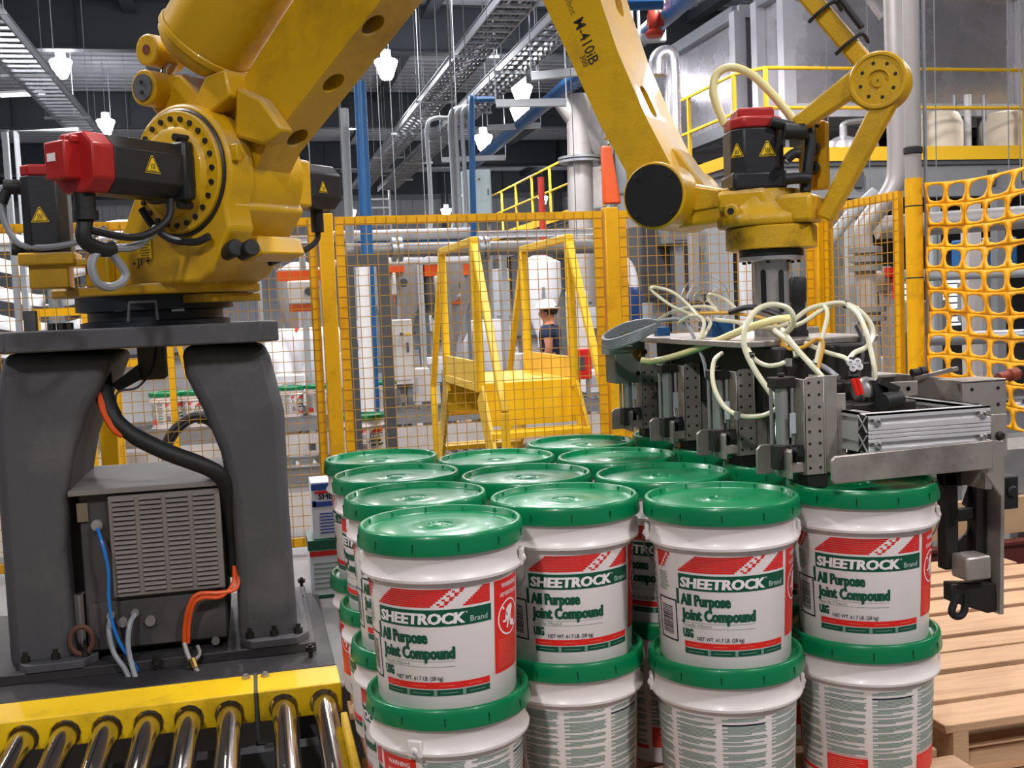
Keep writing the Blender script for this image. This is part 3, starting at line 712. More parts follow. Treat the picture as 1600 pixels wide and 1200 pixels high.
for i, (dx, lb) in enumerate(((0, 'upper orange cable curving out from the right of the controller'), (6, 'lower orange cable curving out from the right of the controller'))):
    cable('cable', [PY(372 - dx, 885, 3.74), PY(370 - dx, 918 - dx, 3.70), PY(345, 926 + dx, 3.68), PY(310 + dx, 928 + dx, 3.67), PY(296 + dx, 945, 3.67), PY(289 + dx, 975, 3.68), PY(288 + dx, 1005, 3.68)], 0.007, M_CABO, lb)
cable('air_hose', [PY(288, 1005, 3.66), PY(294, 1025, 3.64), PY(303, 1040, 3.62), PY(318, 1066, 3.56)], 0.008, M_PIPE, 'short grey air hose with brass fitting below the controller')
cable('air_hose', [PY(308, 1008, 3.66), PY(312, 1022, 3.65), PY(302, 1034, 3.63)], 0.006, M_PIPE, 'short bent hose stub joining the brass fitting')
t = MB().cyl(PY(300, 1030, 3.63), PY(305, 1044, 3.61), 0.012, seg=8).build('hose_fitting', M_BRASS); tag(t, 'small brass hose fitting below the controller', 'fitting')
cable('cable_bundle', [PY(160, 585, 3.82), PY(165, 622, 3.76), PY(180, 655, 3.72), PY(212, 682, 3.70), PY(265, 708, 3.68), PY(318, 728, 3.68), PY(345, 745, 3.70), PY(357, 780, 3.74), PY(362, 840, 3.78), PY(366, 900, 3.78)],
      [0.030, 0.030, 0.026, 0.028, 0.028, 0.027, 0.026, 0.024, 0.022, 0.020], M_RUBBER, 'thick black cable bundle looping from the pedestal to the controller', 'cable', 12)
cable('cable', [PY(158, 600, 3.78), PY(160, 635, 3.72), PY(176, 668, 3.70), PY(192, 680, 3.70)], 0.012, M_CABO, 'orange cable showing at the edge of the black bundle')
cable('cable', [PY(245, 535, 3.84), PY(238, 575, 3.80), PY(215, 605, 3.78), PY(185, 612, 3.78), PY(180, 632, 3.76)], 0.004, M_CABK, 'thin black cable drooping below the pedestal top')
MB_ = MB().prism([PY(*p, 3.80) for p in ((175, 600), (215, 570), (222, 592), (185, 612))], (0, .04, 0)).build('cable_clamp', M_RUBBER); tag(MB_, 'black clamp bracket holding the cable bundle under the plate', 'bracket')

# ---- the robot itself
rb = thing('palletizing_robot', (J1.x, J1.y, 1.536), 'large yellow four axis palletizing robot arm with black and red motors', 'robot')
MB().lathe([(0.25, 1.536), (0.25, 1.552), (0.225, 1.556), (0.225, 1.585), (0.262, 1.59), (0.262, 1.638)], 48, (J1.x, J1.y, 0)).build('swivel_bearing', mat('bearing_black', '24272E', .4), rb)
for px in (190, 278):
    p = PY(px, 484, 3.76); MB().box(p.x - .02, p.x + .02, 3.755, 3.765, p.z - .005, p.z + .005).build('rating_plate', M_WHITE, rb)
MB().prism([A(-.20, .27, 1.638), A(.26, .27, 1.638), A(.37, .15, 1.638), A(.37, -.13, 1.638), A(-.10, -.30, 1.638), A(-.20, -.2, 1.638)], (0, 0, 0.034)).build('base_slab', M_ROBOT, rb, bevel=0.008)
MB().prism([A(.22, .10, 1.606), A(.34, .10, 1.606), A(.34, -.16, 1.606), A(.22, -.16, 1.606)], (0, 0, .03)).build('stop_block', M_ROBOT, rb, bevel=.004)
w = MB(); aprism(w, [(.16, 1.66), (.36, 1.66), (.43, 1.69), (.595, 1.89), (.57, 1.93), (.50, 1.96), (.16, 1.95)], .20, -.12); w.build('turret_block', M_ROBOT, rb, bevel=0.012)
for px in (364, 389):
    c = PD(px, 389, 3.30); ax = (DR * .9 + NR * .4 + UP * .12).normalized()
    MB().lathe([(.026, -.05), (.026, .022), (.022, .027)], 24, c, ax).build('rubber_stop', M_BLACK, rb)
w = MB(); aprism(w, [armp(*q, .10) for q in ((332, 374), (402, 368), (412, 396), (384, 408), (346, 408), (330, 392))], .10, -.10); w.build('stop_bracket', M_ROBOT, rb, bevel=.008)
HC = (.405, 2.003)
w = MB(); aprism(w, [(-.03, 1.665), (.0, 1.72), (.14, 1.86), (.195, 1.95)] + arc(*HC, .212, 190, -30, 22) + [(.60, 1.82), (.52, 1.70), (.46, 1.665)], .125, .235); w.build('cheek_plate', M_ROBOT, rb, bevel=0.012, seg=3)
w = MB(); aprism(w, [(-.02, 1.67), (-.02, 1.77), (.03, 1.80), (.09, 1.76), (.09, 1.67)], .235, .27); w.build('rib', M_ROBOT, rb, bevel=.006)
dn = MB().lathe([(.205, -.335), (.205, -.01), (.198, 0.0)], 56, A(HC[0], .235, HC[1]), NR).build('shoulder_drum', M_ROBOT, rb)
MB().lathe([(.196, 0), (.196, .006), (.190, .010), (.190, .004), (.0, .004)], 56, A(HC[0], .234, HC[1]), NR, cap=False).build('seal_ring', M_BLACK, rb)
hub = MB().lathe([(.187, 0), (.187, .016), (.183, .020), (.140, .020), (.136, .022), (.128, .036), (.118, .040), (0, .040)], 64, A(HC[0], .236, HC[1]), NR, cap=False).build('shoulder_flange', M_ROBOT, rb)
bp = None
for k in range(24):
    a = 2 * PI * k / 24
    c = A(HC[0] + .162 * math.cos(a), .256, HC[1] + .162 * math.sin(a))
    if bp is None:
        bp = MB().cyl(c - NR * .004, c + NR * .007, .0085, seg=10).build('bolt', M_STEELK, hub); c0 = c
    else:
        q = bp.copy(); COL.objects.link(q); q.parent = hub; q.location = c - c0
def octa(c, r, d0, d1, e1, e2, ax, ch=.45):
    pts = []
    for sx, sy in ((1, 1 - ch), (1 - ch, 1), (-(1 - ch), 1), (-1, 1 - ch), (-1, -(1 - ch)), (-(1 - ch), -1), (1 - ch, -1), (1, -(1 - ch))): pts.append(c + e1 * sx * r + e2 * sy * r + ax * d0)
    return pts, ax * (d1 - d0)
def warn_sign(parent, c, ex, ey, n, s):
    for k, mt, off in ((1.0, M_SIGNY, .0005), (.90, M_INK, .0010), (.76, M_SIGNY, .0015)):
        MB().add([c + n * off + ex * x * s * k + ey * (y * s * k) for x, y in ((-.5, -.36), (.5, -.36), (.5, -.30), (.06, .56), (-.06, .56), (-.5, -.30))], [(0, 1, 2, 3, 4, 5)]).build('warning_sign', mt, parent)
    w = MB()
    for k in (-1, 0, 1): w.add([c + n * .002 + ex * (k * .11 + dx) * s + ey * y * s for dx, y in ((-.025, -.16), (.025, -.16), (.05, 0), (.01, .14), (-.03, .14), (.0, 0))], [(0, 1, 2, 3, 4, 5)])
    w.add([c + n * .002 + ex * x * s + ey * y * s for x, y in ((-.26, -.25), (.26, -.25), (.26, -.22), (-.26, -.22))], [(0, 1, 2, 3)])
    w.build('warning_symbol', M_INK, parent)
# shoulder motor, pointing out of the flange
mc = A(.432, .27, 1.995)
P, V = octa(mc, .082, 0.0, .30, DR, UP, NR); mo = MB().prism(P, V).build('shoulder_motor', M_BLACK, rb, bevel=.004)
P, V = octa(mc, .083, .30, .375, DR, UP, NR); MB().prism(P, V).build('motor_end_cap', M_RED, mo, bevel=.006)
MB().obox(mc + NR * .395 - DR * .012 + UP * .004, DR * .042, NR * .030, UP * .052).obox(mc + NR * .385 + DR * .02 + UP * .06, DR * .014, NR * .02, UP * .012).build('connector_cover', M_RED, mo, bevel=.006)
MB().obox(mc + NR * .4265 - DR * .022 + UP * .012, DR * .016, NR * .0012, UP * .011).build('rating_plate', M_LWHITE, mo)
MB().obox(mc + NR * .03, DR * .087, NR * .022, UP * .087).build('motor_flange', M_BLACK, mo, bevel=.01)
for s in (-1, 1):
    MB().cyl(mc + NR * .0 + UP * s * .10 + DR * .05, mc + NR * .05 + UP * s * .10 + DR * .05, .012, seg=8).build('flange_bolt', M_BLACK, mo)
warn_sign(mo, mc + NR * .17 - DR * .083 * 0 + DR * .0835, -NR, UP, DR, .055)
cn = mc + NR * .345 - UP * .08
MB().cyl(cn, cn - UP * .055, .030, seg=16).cyl(cn - UP * .05, cn - UP * .075, .035, seg=16).build('cable_connector', M_RUBBER, mo)
MB().tube([cn - UP * .07, cn - UP * .13 + NR * .01, cn - UP * .155 - NR * .05, cn - UP * .15 - NR * .085], .022, 10).build('connector_boot', M_RUBBER, mo)
lo = cn - UP * .165 - NR * .07
MB().tube([lo + UP * .01, lo - UP * .06 - NR * .055 + DR * .0, lo - UP * .095 - NR * .01, lo - UP * .085 + NR * .045, lo - UP * .03 + NR * .06, lo + NR * .02 + UP * .01, lo - NR * .09 + UP * .02, lo - NR * .16 + UP * .06, lo - NR * .18 + UP * .08], .0125, 8).build('cable_loop', M_CABG, mo)
MB().tube([cn - UP * .10, mc + NR * .2 - UP * .20 + DR * .03, mc + NR * .10 - UP * .15 + DR * .05, mc + NR * .08 - UP * .085 + DR * .05], .011, 8).build('brake_cable', M_RUBBER, mo)
MB().tube([A(.30, .30, 1.90), A(.33, .285, 1.845), A(.40, .28, 1.80), A(.49, .27, 1.785), A(.54, .26, 1.80)], .012, 8).build('hose', M_CABK, mo)
# turning motor, upright at the back
bc = A(-.105, .33, 1.70)
vx, vy = Vector((1, 0, 0)), Vector((0, 1, 0))
def vmotor(nm, c, r, z0, z1, zc, e1, e2, ch=.4):
    P, V = octa(c, r, z0, z1, e1, e2, UP, ch); o = MB().prism(P, V).build(nm, M_BLACK, rb, bevel=.004)
    P, V = octa(c, r * .97, z1, zc, e1, e2, UP, ch); MB().prism(P, V).build('motor_end_cap', M_RED, o, bevel=.006)
    return o
bm_ = vmotor('turning_motor', bc, .070, .085, .33, .365, vx, vy)
warn_sign(bm_, bc + Vector((-.012, -.0705, .20)), vx, UP, Vector((0, -1, 0)), .052)
MB().obox(bc + UP * .065, vx * .085, vy * .085, UP * .02).obox(bc + UP * .02, vx * .06, vy * .06, UP * .05).obox(bc + UP * .05 + vx * .075, vx * .05, vy * .07, UP * .012).build('motor_mount', M_ROBOT, rb, bevel=.006)
MB().tube([bc + Vector((-.04, 0, .30)), bc + Vector((-.12, -.02, .30)), bc + Vector((-.135, -.02, .27)), bc + Vector((-.13, -.02, .20)), bc + Vector((-.09, -.03, .12)), bc + Vector((0, -.08, .10)), bc + Vector((.12, -.09, .12)), bc + Vector((.18, -.06, .16))], .010, 8).build('motor_cable', M_CABG, bm_)
MB().cyl(bc + Vector((-.06, 0, .30)), bc + Vector((-.125, -.01, .302)), .024, seg=14).build('cable_connector', M_RUBBER, bm_)
MB().cyl(bc + Vector((-.06, 0, .10)), bc + Vector((-.115, -.01, .102)), .020, seg=14).build('lower_connector', M_RUBBER, bm_)
MB().cyl(bc + Vector((-.115, -.01, .302)), bc + Vector((-.135, -.015, .25)), .020, seg=12).build('connector_boot', M_RUBBER, bm_)
# elbow drive motor on the far side
c3 = A(.50, -.14, 1.985)
P, V = octa(c3, .075, 0, .20, DR, UP, -NR); m3 = MB().prism(P, V).build('far_motor', M_BLACK, rb, bevel=.005)
warn_sign(m3, c3 - NR * .10 + DR * .0755 - UP * .01, -NR, UP, DR, .042)
MB().cyl(c3 - NR * .15 - UP * .07, c3 - NR * .15 - UP * .15, .022, seg=12).tube([c3 - NR * .15 - UP * .14, c3 - NR * .14 - UP * .18, c3 - NR * .06 - UP * .22, c3 + NR * .1 - UP * .26], .010, 8).build('cable_connector', M_RUBBER, m3)
MB().obox(c3 + NR * .02, DR * .078, NR * .06, UP * .078).build('motor_mount', M_ROBOT, rb, bevel=.01)

# lower arm: box casting leaning forward, lightening holes in its lower face
T0, T1 = .12, -.04
lo_a, lo_b = armp(415, 230, T0), armp(560, 45, T0)           # lower edge of the near side
up_a, up_b = armp(374, 133, T0), armp(458, 0, T0)            # upper edge of the near side
def ext(a, b, k): return (a[0] + (b[0] - a[0]) * k, a[1] + (b[1] - a[1]) * k)
EL = (1.47, 2.80)
w = MB(); aprism(w, [(.44, 1.90), (.56, 1.94), lo_a, lo_b, ext(lo_a, lo_b, 1.9), (1.46, 2.62), (1.62, 2.72), (1.62, 2.90), (1.42, 2.98), ext(up_a, up_b, 2.2), up_b, up_a, (.44, 2.17), (.36, 2.12)], T0, T1)
la = w.build('lower_arm', M_ROBOT, rb)
ldir = (A(lo_b[0], 0, lo_b[1]) - A(lo_a[0], 0, lo_a[1])).normalized(); fn = ldir.cross(NR).normalized()
if fn.z > 0: fn = -fn
hs = []
for px, py, r in ((465, 216, .037), (521, 130, .037), (583, 40, .038), (655, -60, .038)):
    c = hit(px, py, A(lo_a[0], 0, lo_a[1]), fn); hs.append(MB().cyl(c + fn * .05, c - fn * .20, r, seg=28))
cut(la, hs)
b = la.modifiers.new('bevel', 'BEVEL'); b.width = .012; b.segments = 3; b.limit_method = 'ANGLE'; b.angle_limit = math.radians(50)
w = MB(); aprism(w, [(.58, 2.10), (.70, 2.06), (.78, 2.10), (.70, 2.20), (.60, 2.25)], T0, .175); w.build('arm_boss', M_ROBOT, rb, bevel=.012)
w = MB(); aprism(w, [(.50, 2.17), (.60, 2.22), (.585, 2.30), (.50, 2.29), (.45, 2.22)], .10, .20); w.build('arm_lug', M_ROBOT, rb, bevel=.008)
w = MB(); aprism(w, [(.60, 2.02), (.64, 2.02), (.64, 2.07), (.60, 2.07)], .205, .225); w.build('zero_mark_plate', M_ROBOT, rb, bevel=.003)
w = MB(); o_ = hit(378, 186, A(0, T0 + .001, 0), NR); ex = (hit(408, 215, A(0, T0 + .001, 0), NR) - o_).normalized(); ey = NR.cross(ex) * -1
if ey.z < 0: ey = -ey
flat_text(w, '- J2 +', o_, ex, ey, .034, .0008); w.build('axis_mark', M_INK, rb)
w = MB(); o_ = hit(208, 416, A(0, .237, 0), NR); flat_text(w, '- J1 +', o_, DR, UP, .036, .0008); w.build('axis_mark', M_INK, rb)
# caution plate
o_ = hit(226, 386, A(0, .236, 0), NR)
cpn = MB().obox(o_, DR * .030, NR * .0012, UP * .037).build('caution_plate', M_SIGNY, rb)
w = MB()
for k in range(8): w.obox(o_ + NR * .0014 - UP * (.008 * k - .022) + DR * (-.003 if k % 2 else 0), DR * (.024 if k % 3 else .018), NR * .0004, UP * .0014)
w.build('caution_print', mat('print_brown', '6A4A12', .6), cpn)
MB().obox(o_ + NR * .0014 + UP * .030, DR * .014, NR * .0005, UP * .0035).build('caution_heading', M_RED, cpn)
# balancing barrel above the shoulder
bd = (A(up_b[0], 0, up_b[1]) - A(up_a[0], 0, up_a[1])).normalized()
b0 = PD(312, 84, 3.42)
MB().lathe([(.06, -.035), (.085, -.03), (.125, -.012), (.146, .012), (.150, .04), (.150, .95), (.12, 1.0)], 48, b0, bd).build('balancing_barrel', M_ROBOT, rb)
MB().lathe([(.152, .03), (.156, .034), (.156, .05), (.152, .054)], 48, b0, bd, cap=False).build('barrel_band', M_ROBOT, rb)
bx = hit(240, 80, A(0, .16, 0), NR); by = hit(236, 139, A(0, .20, 0), NR)
MB().cyl(bx - NR * .10, bx + NR * .03, .050, seg=28).build('barrel_lug', M_ROBOT, rb, bevel=.006)
MB().cyl(bx + NR * .025, bx + NR * .032, .016, seg=16).build('pin_hole', mat('rusty_hole', '6B2E18', .6), rb)
MB().cyl(by - NR * .14, by + NR * .03, .056, seg=32).build('link_boss', M_ROBOT, rb, bevel=.004)
MB().cyl(by + NR * .029, by + NR * .037, .041, seg=28).build('pivot_cap', mat('cap_grey', '5A5C60', .45), rb)
for k in (-1, 1): MB().cyl(by + NR * .036 + UP * k * .016, by + NR * .042 + UP * k * .016, .006, seg=6).build('cap_bolt', M_INK, rb)
rr, zz = (by - J1).dot(DR), by.z
w = MB(); aprism(w, [(rr - .03, zz + .05), (rr + .10, zz + .04), (rr + .20, zz - .06), (rr + .16, zz - .13), (rr + .02, zz - .12), (rr - .04, zz - .05)], .04, .17); w.build('link_arm', M_ROBOT, rb, bevel=.01)
p0_, p1_ = hit(268, 98, A(0, .12, 0), NR), hit(258, 118, A(0, .12, 0), NR)
MB().cyl(p0_, p1_ - UP * .01, .022, seg=16).build('piston_rod', M_CHROME, rb)
w = MB(); aprism(w, [(rr + .08, zz + .08), (rr + .16, zz + .05), (rr + .20, zz - .06), (rr + .13, zz - .10), (rr + .10, zz - .02)], .0, .05); w.build('steel_link', M_GALV, rb, bevel=.006)
cpts = [PD(404, 42, 3.5), PD(410, 55, 3.5), PD(420, 66, 3.5)]
w = MB()
for k in range(7): w.lathe([(.026, 0), (.030, .004), (.026, .008)], 16, cpts[0] + (cpts[2] - cpts[0]) * (k / 6), cpts[2] - cpts[0])
w.build('corrugated_hose', mat('hose_terracotta', 'B0674A', .5), rb)

# upper arm down to the wrist
U0, U1 = .10, -.10
ul = [armp(848, 0, U0), armp(940, 200, U0), armp(978, 268, U0)]
ur = [armp(938, 0, U0), armp(965, 80, U0), armp(1008, 180, U0), armp(1050, 262, U0)]
WC = armp(1030, 307, U0)
w = MB(); aprism(w, [(1.40, 2.72), ext(ul[1], ul[0], 1.6), ul[0], ul[1], ul[2]] + arc(WC[0], WC[1], .083, 190, 385, 16) + [ur[3], ur[2], ur[1], ur[0], ext(ur[1], ur[0], 3.2), (1.62, 2.86), (1.50, 2.92), (1.38, 2.84)], U0, U1)
ua = w.build('upper_arm', M_ROBOT, rb)
udir = (A(ur[2][0], 0, ur[2][1]) - A(ur[1][0], 0, ur[1][1])).normalized(); un = NR.cross(udir).normalized()
if un.dot(DR) < 0: un = -un
cs = []
for a, b_ in (((1002, 134), (1025, 184)), ((950, -25), (966, 28))):
    o1 = hit(*a, A(ur[1][0], 0, ur[1][1]), un); o2 = hit(*b_, A(ur[1][0], 0, ur[1][1]), un); d_ = (o2 - o1).normalized(); s_ = d_.cross(un)
    R_ = .021; o1 = o1 + d_ * R_; o2 = o2 - d_ * R_
    st_ = [o1 + s_ * R_ * math.cos(PI * k / 8) - d_ * R_ * math.sin(PI * k / 8) for k in range(9)] + [o2 - s_ * R_ * math.cos(PI * k / 8) + d_ * R_ * math.sin(PI * k / 8) for k in range(9)]
    cs.append(MB().prism([p + un * .05 for p in st_], un * -.17))
cut(ua, cs)
b = ua.modifiers.new('bevel', 'BEVEL'); b.width = .014; b.segments = 3; b.limit_method = 'ANGLE'; b.angle_limit = math.radians(50)
w = MB(); pl = A(0, U0 + .0008, 0)
o1 = hit(895.5, 33, pl, NR); o2 = hit(921.5, 103, pl, NR); ex = (o2 - o1).normalized(); ey = NR.cross(ex)
if ey.dot(DR) < 0: ey = -ey
vs, fs = text_mesh('M-410iB', 1.0, .004); wd = max(v[0] for v in vs); sc_ = (o2 - o1).length / wd
w.add([o1 + ex * x * sc_ + ey * y * sc_ * 1.15 for x, y in vs], fs)
o3 = hit(905.5, 88, pl, NR); vs, fs = text_mesh('300', 1.0, .0); s3 = .022
w.add([o3 + ex * x * s3 + ey * y * s3 for x, y in vs], fs)
w.build('arm_lettering', M_INK, rb)
w = MB(); o4 = hit(879, -12, pl, NR); vs, fs = text_mesh('Robot', 1.0, .0); w.add([o4 + ex * x * .026 + ey * y * .026 for x, y in vs], fs); w.build('arm_lettering', mat('print_olive', '7E6420', .6), rb)
# elbow
MB().cyl(A(EL[0], .17, EL[1]), A(EL[0], -.20, EL[1]), .15, seg=40).build('elbow_joint', M_ROBOT, rb, bevel=.008)
# wrist yoke
MB().cyl(A(WC[0], .135, WC[1]), A(WC[0], -.13, WC[1]), .083, seg=40).build('wrist_pivot', M_ROBOT, rb, bevel=.004)
cpp = MB().cyl(A(WC[0], .133, WC[1]), A(WC[0], .140, WC[1]), .076, seg=40).build('pivot_cover', mat('cover_black', '161616', .45, vary=.2), rb)
for k in range(4):
    a = PI / 4 + k * PI / 2; c = A(WC[0] + .066 * math.cos(a), .140, WC[1] + .066 * math.sin(a)); MB().cyl(c, c + NR * .003, .005, seg=6).build('cover_bolt', M_STEELK, cpp)
w = MB(); aprism(w, [(WC[0] + .03, WC[1] + .045), (WC[0] + .08, WC[1] + .028), (2.08, WC[1] + .010), (2.13, WC[1] + .016), (2.13, WC[1] - .062), (2.05, WC[1] - .075), (WC[0] + .02, WC[1] - .080)], .055, -.075); w.build('wrist_yoke', M_ROBOT, rb, bevel=.012, seg=3)
w = MB(); aprism(w, [(WC[0] + .065, WC[1] + .022), (2.07, WC[1] + .006), (2.075, WC[1] - .034), (WC[0] + .075, WC[1] - .040)], .056, .062); w.build('yoke_recess', M_ROBOTG, rb, bevel=.003)
for (a, b_) in (((1047, 232), (1112, 305)), ):
    p = [armp(*q, .02) for q in ((1045, 228), (1062, 236), (1112, 304), (1098, 306), (1058, 258))]
    w = MB(); aprism(w, p, .03, -.06); w.build('link_lug', M_ROBOT, rb, bevel=.006)
wa = Vector((WR.x, WR.y, 0))
MB().lathe([(.100, 1.662), (.1105, 1.664), (.1105, 1.714), (.107, 1.718)], 48, wa).build('wrist_ring', M_ROBOTG, rb)
MB().lathe([(.112, 1.719), (.116, 1.724), (.116, 1.742), (.100, 1.752), (.090, 1.776), (.086, 1.806)], 40, wa - DR * .015).build('wrist_body', M_ROBOTG, rb, angle=60)
MB().obox(wa + UP * 1.784 - DR * .045 + NR * .0, DR * .062, NR * .088, UP * .024).obox(wa + UP * 1.755 + DR * .07 + NR * .02, DR * .050, NR * .055, UP * .034).build('wrist_casting', M_ROBOT, rb, bevel=.010)
c = A(2.115, .088, 1.757)
MB().cyl(c - NR * .02, c + NR * .012, .018, seg=20).build('boss', M_ROBOT, rb, bevel=.003); MB().cyl(c + NR * .010, c + NR * .014, .009, seg=6).build('boss_bolt', M_STEELK, rb)
mw = A(2.142, .0, 1.808)
MF = Vector((-.20, -.98, 0)).normalized(); ME = Vector((-MF.y, MF.x, 0))
mm = vmotor('wrist_motor', mw, .066, .0, .148, .176, ME, MF, .42)
MB().obox(mw + UP * .186, ME * .045, MF * .042, UP * .014).build('red_cover', M_RED, mm, bevel=.006)
MB().obox(mw + UP * .022, ME * .0675, MF * .0675, UP * .022).build('motor_flange', M_BLACK, mm, bevel=.008)
wv = (DR * .6 + NR * .8).normalized()
warn_sign(mm, mw + MF * .0665 + ME * .018 + UP * .092, ME, UP, MF, .040)
fd = (MF - ME).normalized(); warn_sign(mm, mw + fd * (.066 * 1.58 / 1.41421 + .0005) + UP * .092, (MF + ME).normalized() * 1.0, UP, fd, .036)
def wp(l, d): return [PD(a, b, d) for a, b in l]
MB().tube(wp([(1205, 190), (1245, 200), (1262, 200), (1266, 225), (1262, 260), (1258, 300)], 2.62), .013, 10).build('wrist_cable', M_RUBBER, mm)
MB().tube(wp([(1225, 205), (1250, 206), (1258, 204)], 2.60), .020, 12).build('cable_connector', M_RUBBER, mm)
MB().tube(wp([(1225, 280), (1250, 278), (1265, 279)], 2.60), .014, 10).tube(wp([(1228, 250), (1240, 240), (1250, 240)], 2.60), .012, 10).build('lower_connector', M_RUBBER, mm)
MB().tube(wp([(1242, 187), (1260, 182), (1268, 182), (1271, 195)], 2.64), .007, 8).build('thin_cable', M_RUBBER, mm)
# valve box on the wrist
vb = PD(1268, 245, 2.70)
MB().obox(vb, DR * .030 , NR * .012, UP * .083).obox(vb + DR * .028 - NR * .0, DR * .012, NR * .020, UP * .083).build('valve_bracket', M_ROBOT, rb, bevel=.004)
for px, py, r, mt in ((1270, 231, .016, M_BLACK), (1270, 262, .016, M_BLACK), (1245, 222, .016, M_LGREY), (1276, 196, .005, M_INK)):
    c = PD(px, py, 2.66); MB().lathe([(r, 0), (r, .012), (r * .6, .018)], 18, c + NR * -.012, NR).build('valve_knob', mt, rb)
MB().cyl(PD(1228, 254, 2.60), PD(1243, 240, 2.60), .008, seg=10).build('air_fitting', M_STEEL, rb)
# parallel link with pivot disc
PC = armp(1374, 127, .03)
tb = armp(1244, 196, .03); rbm = armp(1288, 342, .03)
def seg2(a, b, w0, w1):
    dx, dz = b[0] - a[0], b[1] - a[1]; l = math.hypot(dx, dz); nx, nz = -dz / l, dx / l
    return [(a[0] + nx * w0, a[1] + nz * w0), (b[0] + nx * w1, b[1] + nz * w1), (b[0] - nx * w1, b[1] - nz * w1), (a[0] - nx * w0, a[1] - nz * w0)]
w = MB(); aprism(w, seg2((PC[0] - .005, PC[1] + .035), tb, .030, .020), .006, .040); w.build('link_strut', M_ROBOT, rb, bevel=.006)
w = MB(); aprism(w, seg2((PC[0] + .033, PC[1] - .01), rbm, .026, .020), .000, .044); w.build('link_strut', M_ROBOT, rb, bevel=.006)
w = MB(); aprism(w, [(PC[0] - .075, PC[1] - .028), (PC[0] - .02, PC[1] - .012), (PC[0] + .008, PC[1] - .06), (PC[0] + .0, PC[1] - .085), (PC[0] - .018, PC[1] - .07), (PC[0] - .04, PC[1] - .055)], .008, .038); w.build('link_web', M_ROBOT, rb, bevel=.004)
pk = MB().lathe([(.066, -.05), (.066, .010), (.063, .014), (.057, .014), (.055, .010), (.024, .010), (.022, .004), (.016, .004), (.015, .008), (0, .008)], 44, A(PC[0], .036, PC[1]), NR, cap=False).build('pivot_disc', M_ROBOT, rb)
for k in range(8):
    a = 2 * PI * (k + .3) / 8; c = A(PC[0] + .040 * math.cos(a), .045, PC[1] + .040 * math.sin(a)); MB().cyl(c, c + NR * .0018, .0042, seg=10).build('screw', M_INK, pk)
MB().cyl(A(PC[0], .045, PC[1]), A(PC[0], .047, PC[1]), .002, seg=8).build('centre_mark', M_INK, pk)
l0, l1 = armp(1352, 100, -.02), armp(1268, 0, -.02)
w = MB(); aprism(w, seg2(l0, ext(l0, l1, 3.2), .022, .022), -.045, -.005); w.build('upper_link', M_ROBOT, rb, bevel=.006)
for k in (.28, .78):
    q = ext(l0, l1, k); c = A(q[0], -.025, q[1]); MB().tube([c + DR * (-.028) + NR * .03 - UP * .02, c + NR * .034, c + DR * .03 + NR * .02 + UP * .02, c + DR * .034 - NR * .03 + UP * .01], .005, 6).build('cable_tie', M_RUBBER, rb)
q = ext(l0, l1, 1.0); MB().tube([A(q[0] + .03, 0, q[1] + .05), A(ext(l0, l1, .3)[0] + .035, 0, ext(l0, l1, .3)[1] + .03)], .008, 8).build('link_hose', M_RUBBER, rb)
MB().tube([PD(a, b, d) for a, b, d in ((1133, 196, 2.72), (1120, 165, 2.72), (1114, 140, 2.72), (1120, 116, 2.72), (1142, 105, 2.71), (1172, 115, 2.70), (1200, 140, 2.69), (1222, 165, 2.68), (1240, 188, 2.68))], .0105, 10).build('air_hose', M_HOSEY, rb)

# ================================================================== GRIPPER (end of arm tool)
gr = thing('pail_gripper', (1.25, 2.47, 1.16), 'steel pail gripper with perforated blades and milky air hoses under the robot wrist', 'gripper')
GX, GY = 1.252, 2.472
MB().lathe([(.070, 1.662), (.078, 1.660), (.078, 1.646), (.070, 1.646)], 40, (GX, GY, 0)).build('adapter_ring', M_BLACK, gr)
MB().lathe([(.075, 1.634), (.078, 1.636), (.078, 1.645), (.06, 1.646)], 40, (GX, GY, 0)).build('flange', M_STEEL, gr)
for k in range(8):
    a = 2 * PI * k / 8 + .2; c = Vector((GX + .066 * math.cos(a), GY + .066 * math.sin(a), 1.628)); MB().cyl(c, c + UP * .007, .005, seg=6).build('flange_bolt', M_STEELK, gr)
MB().lathe([(.045, 1.45), (.045, 1.634)], 36, (GX, GY, 0)).build('column', M_STEEL, gr)
for px in (1187, 1224):
    c = PD(px, 455, 2.635); q = (EYE - c); q.z = 0; n_ = Vector((c.x - GX, c.y - GY, 0)).normalized(); s_ = Vector((-n_.y, n_.x, 0)); c = Vector((GX, GY, c.z)) + n_ * .0448
    MB().prism([c + s_ * .007 * math.cos(a * PI / 8) + UP * ((.045 if a <= 8 else -.045) + .007 * math.sin(a * PI / 8)) for a in range(17)], n_ * .0008).build('column_slot', M_INK, gr)
MB().lathe([(.020, 0), (.021, .03), (.017, .05), (.017, .07), (.020, .075), (.0205, .125), (.017, .132)], 24, PD(1247, 520, 2.58), (0.03, 0.02, 1)).build('cable_gland', M_RUBBER, gr)
MB().cyl(PD(1252, 580, 2.6), PD(1248, 515, 2.58), .022, seg=20).build('gland_body', M_RUBBER, gr)
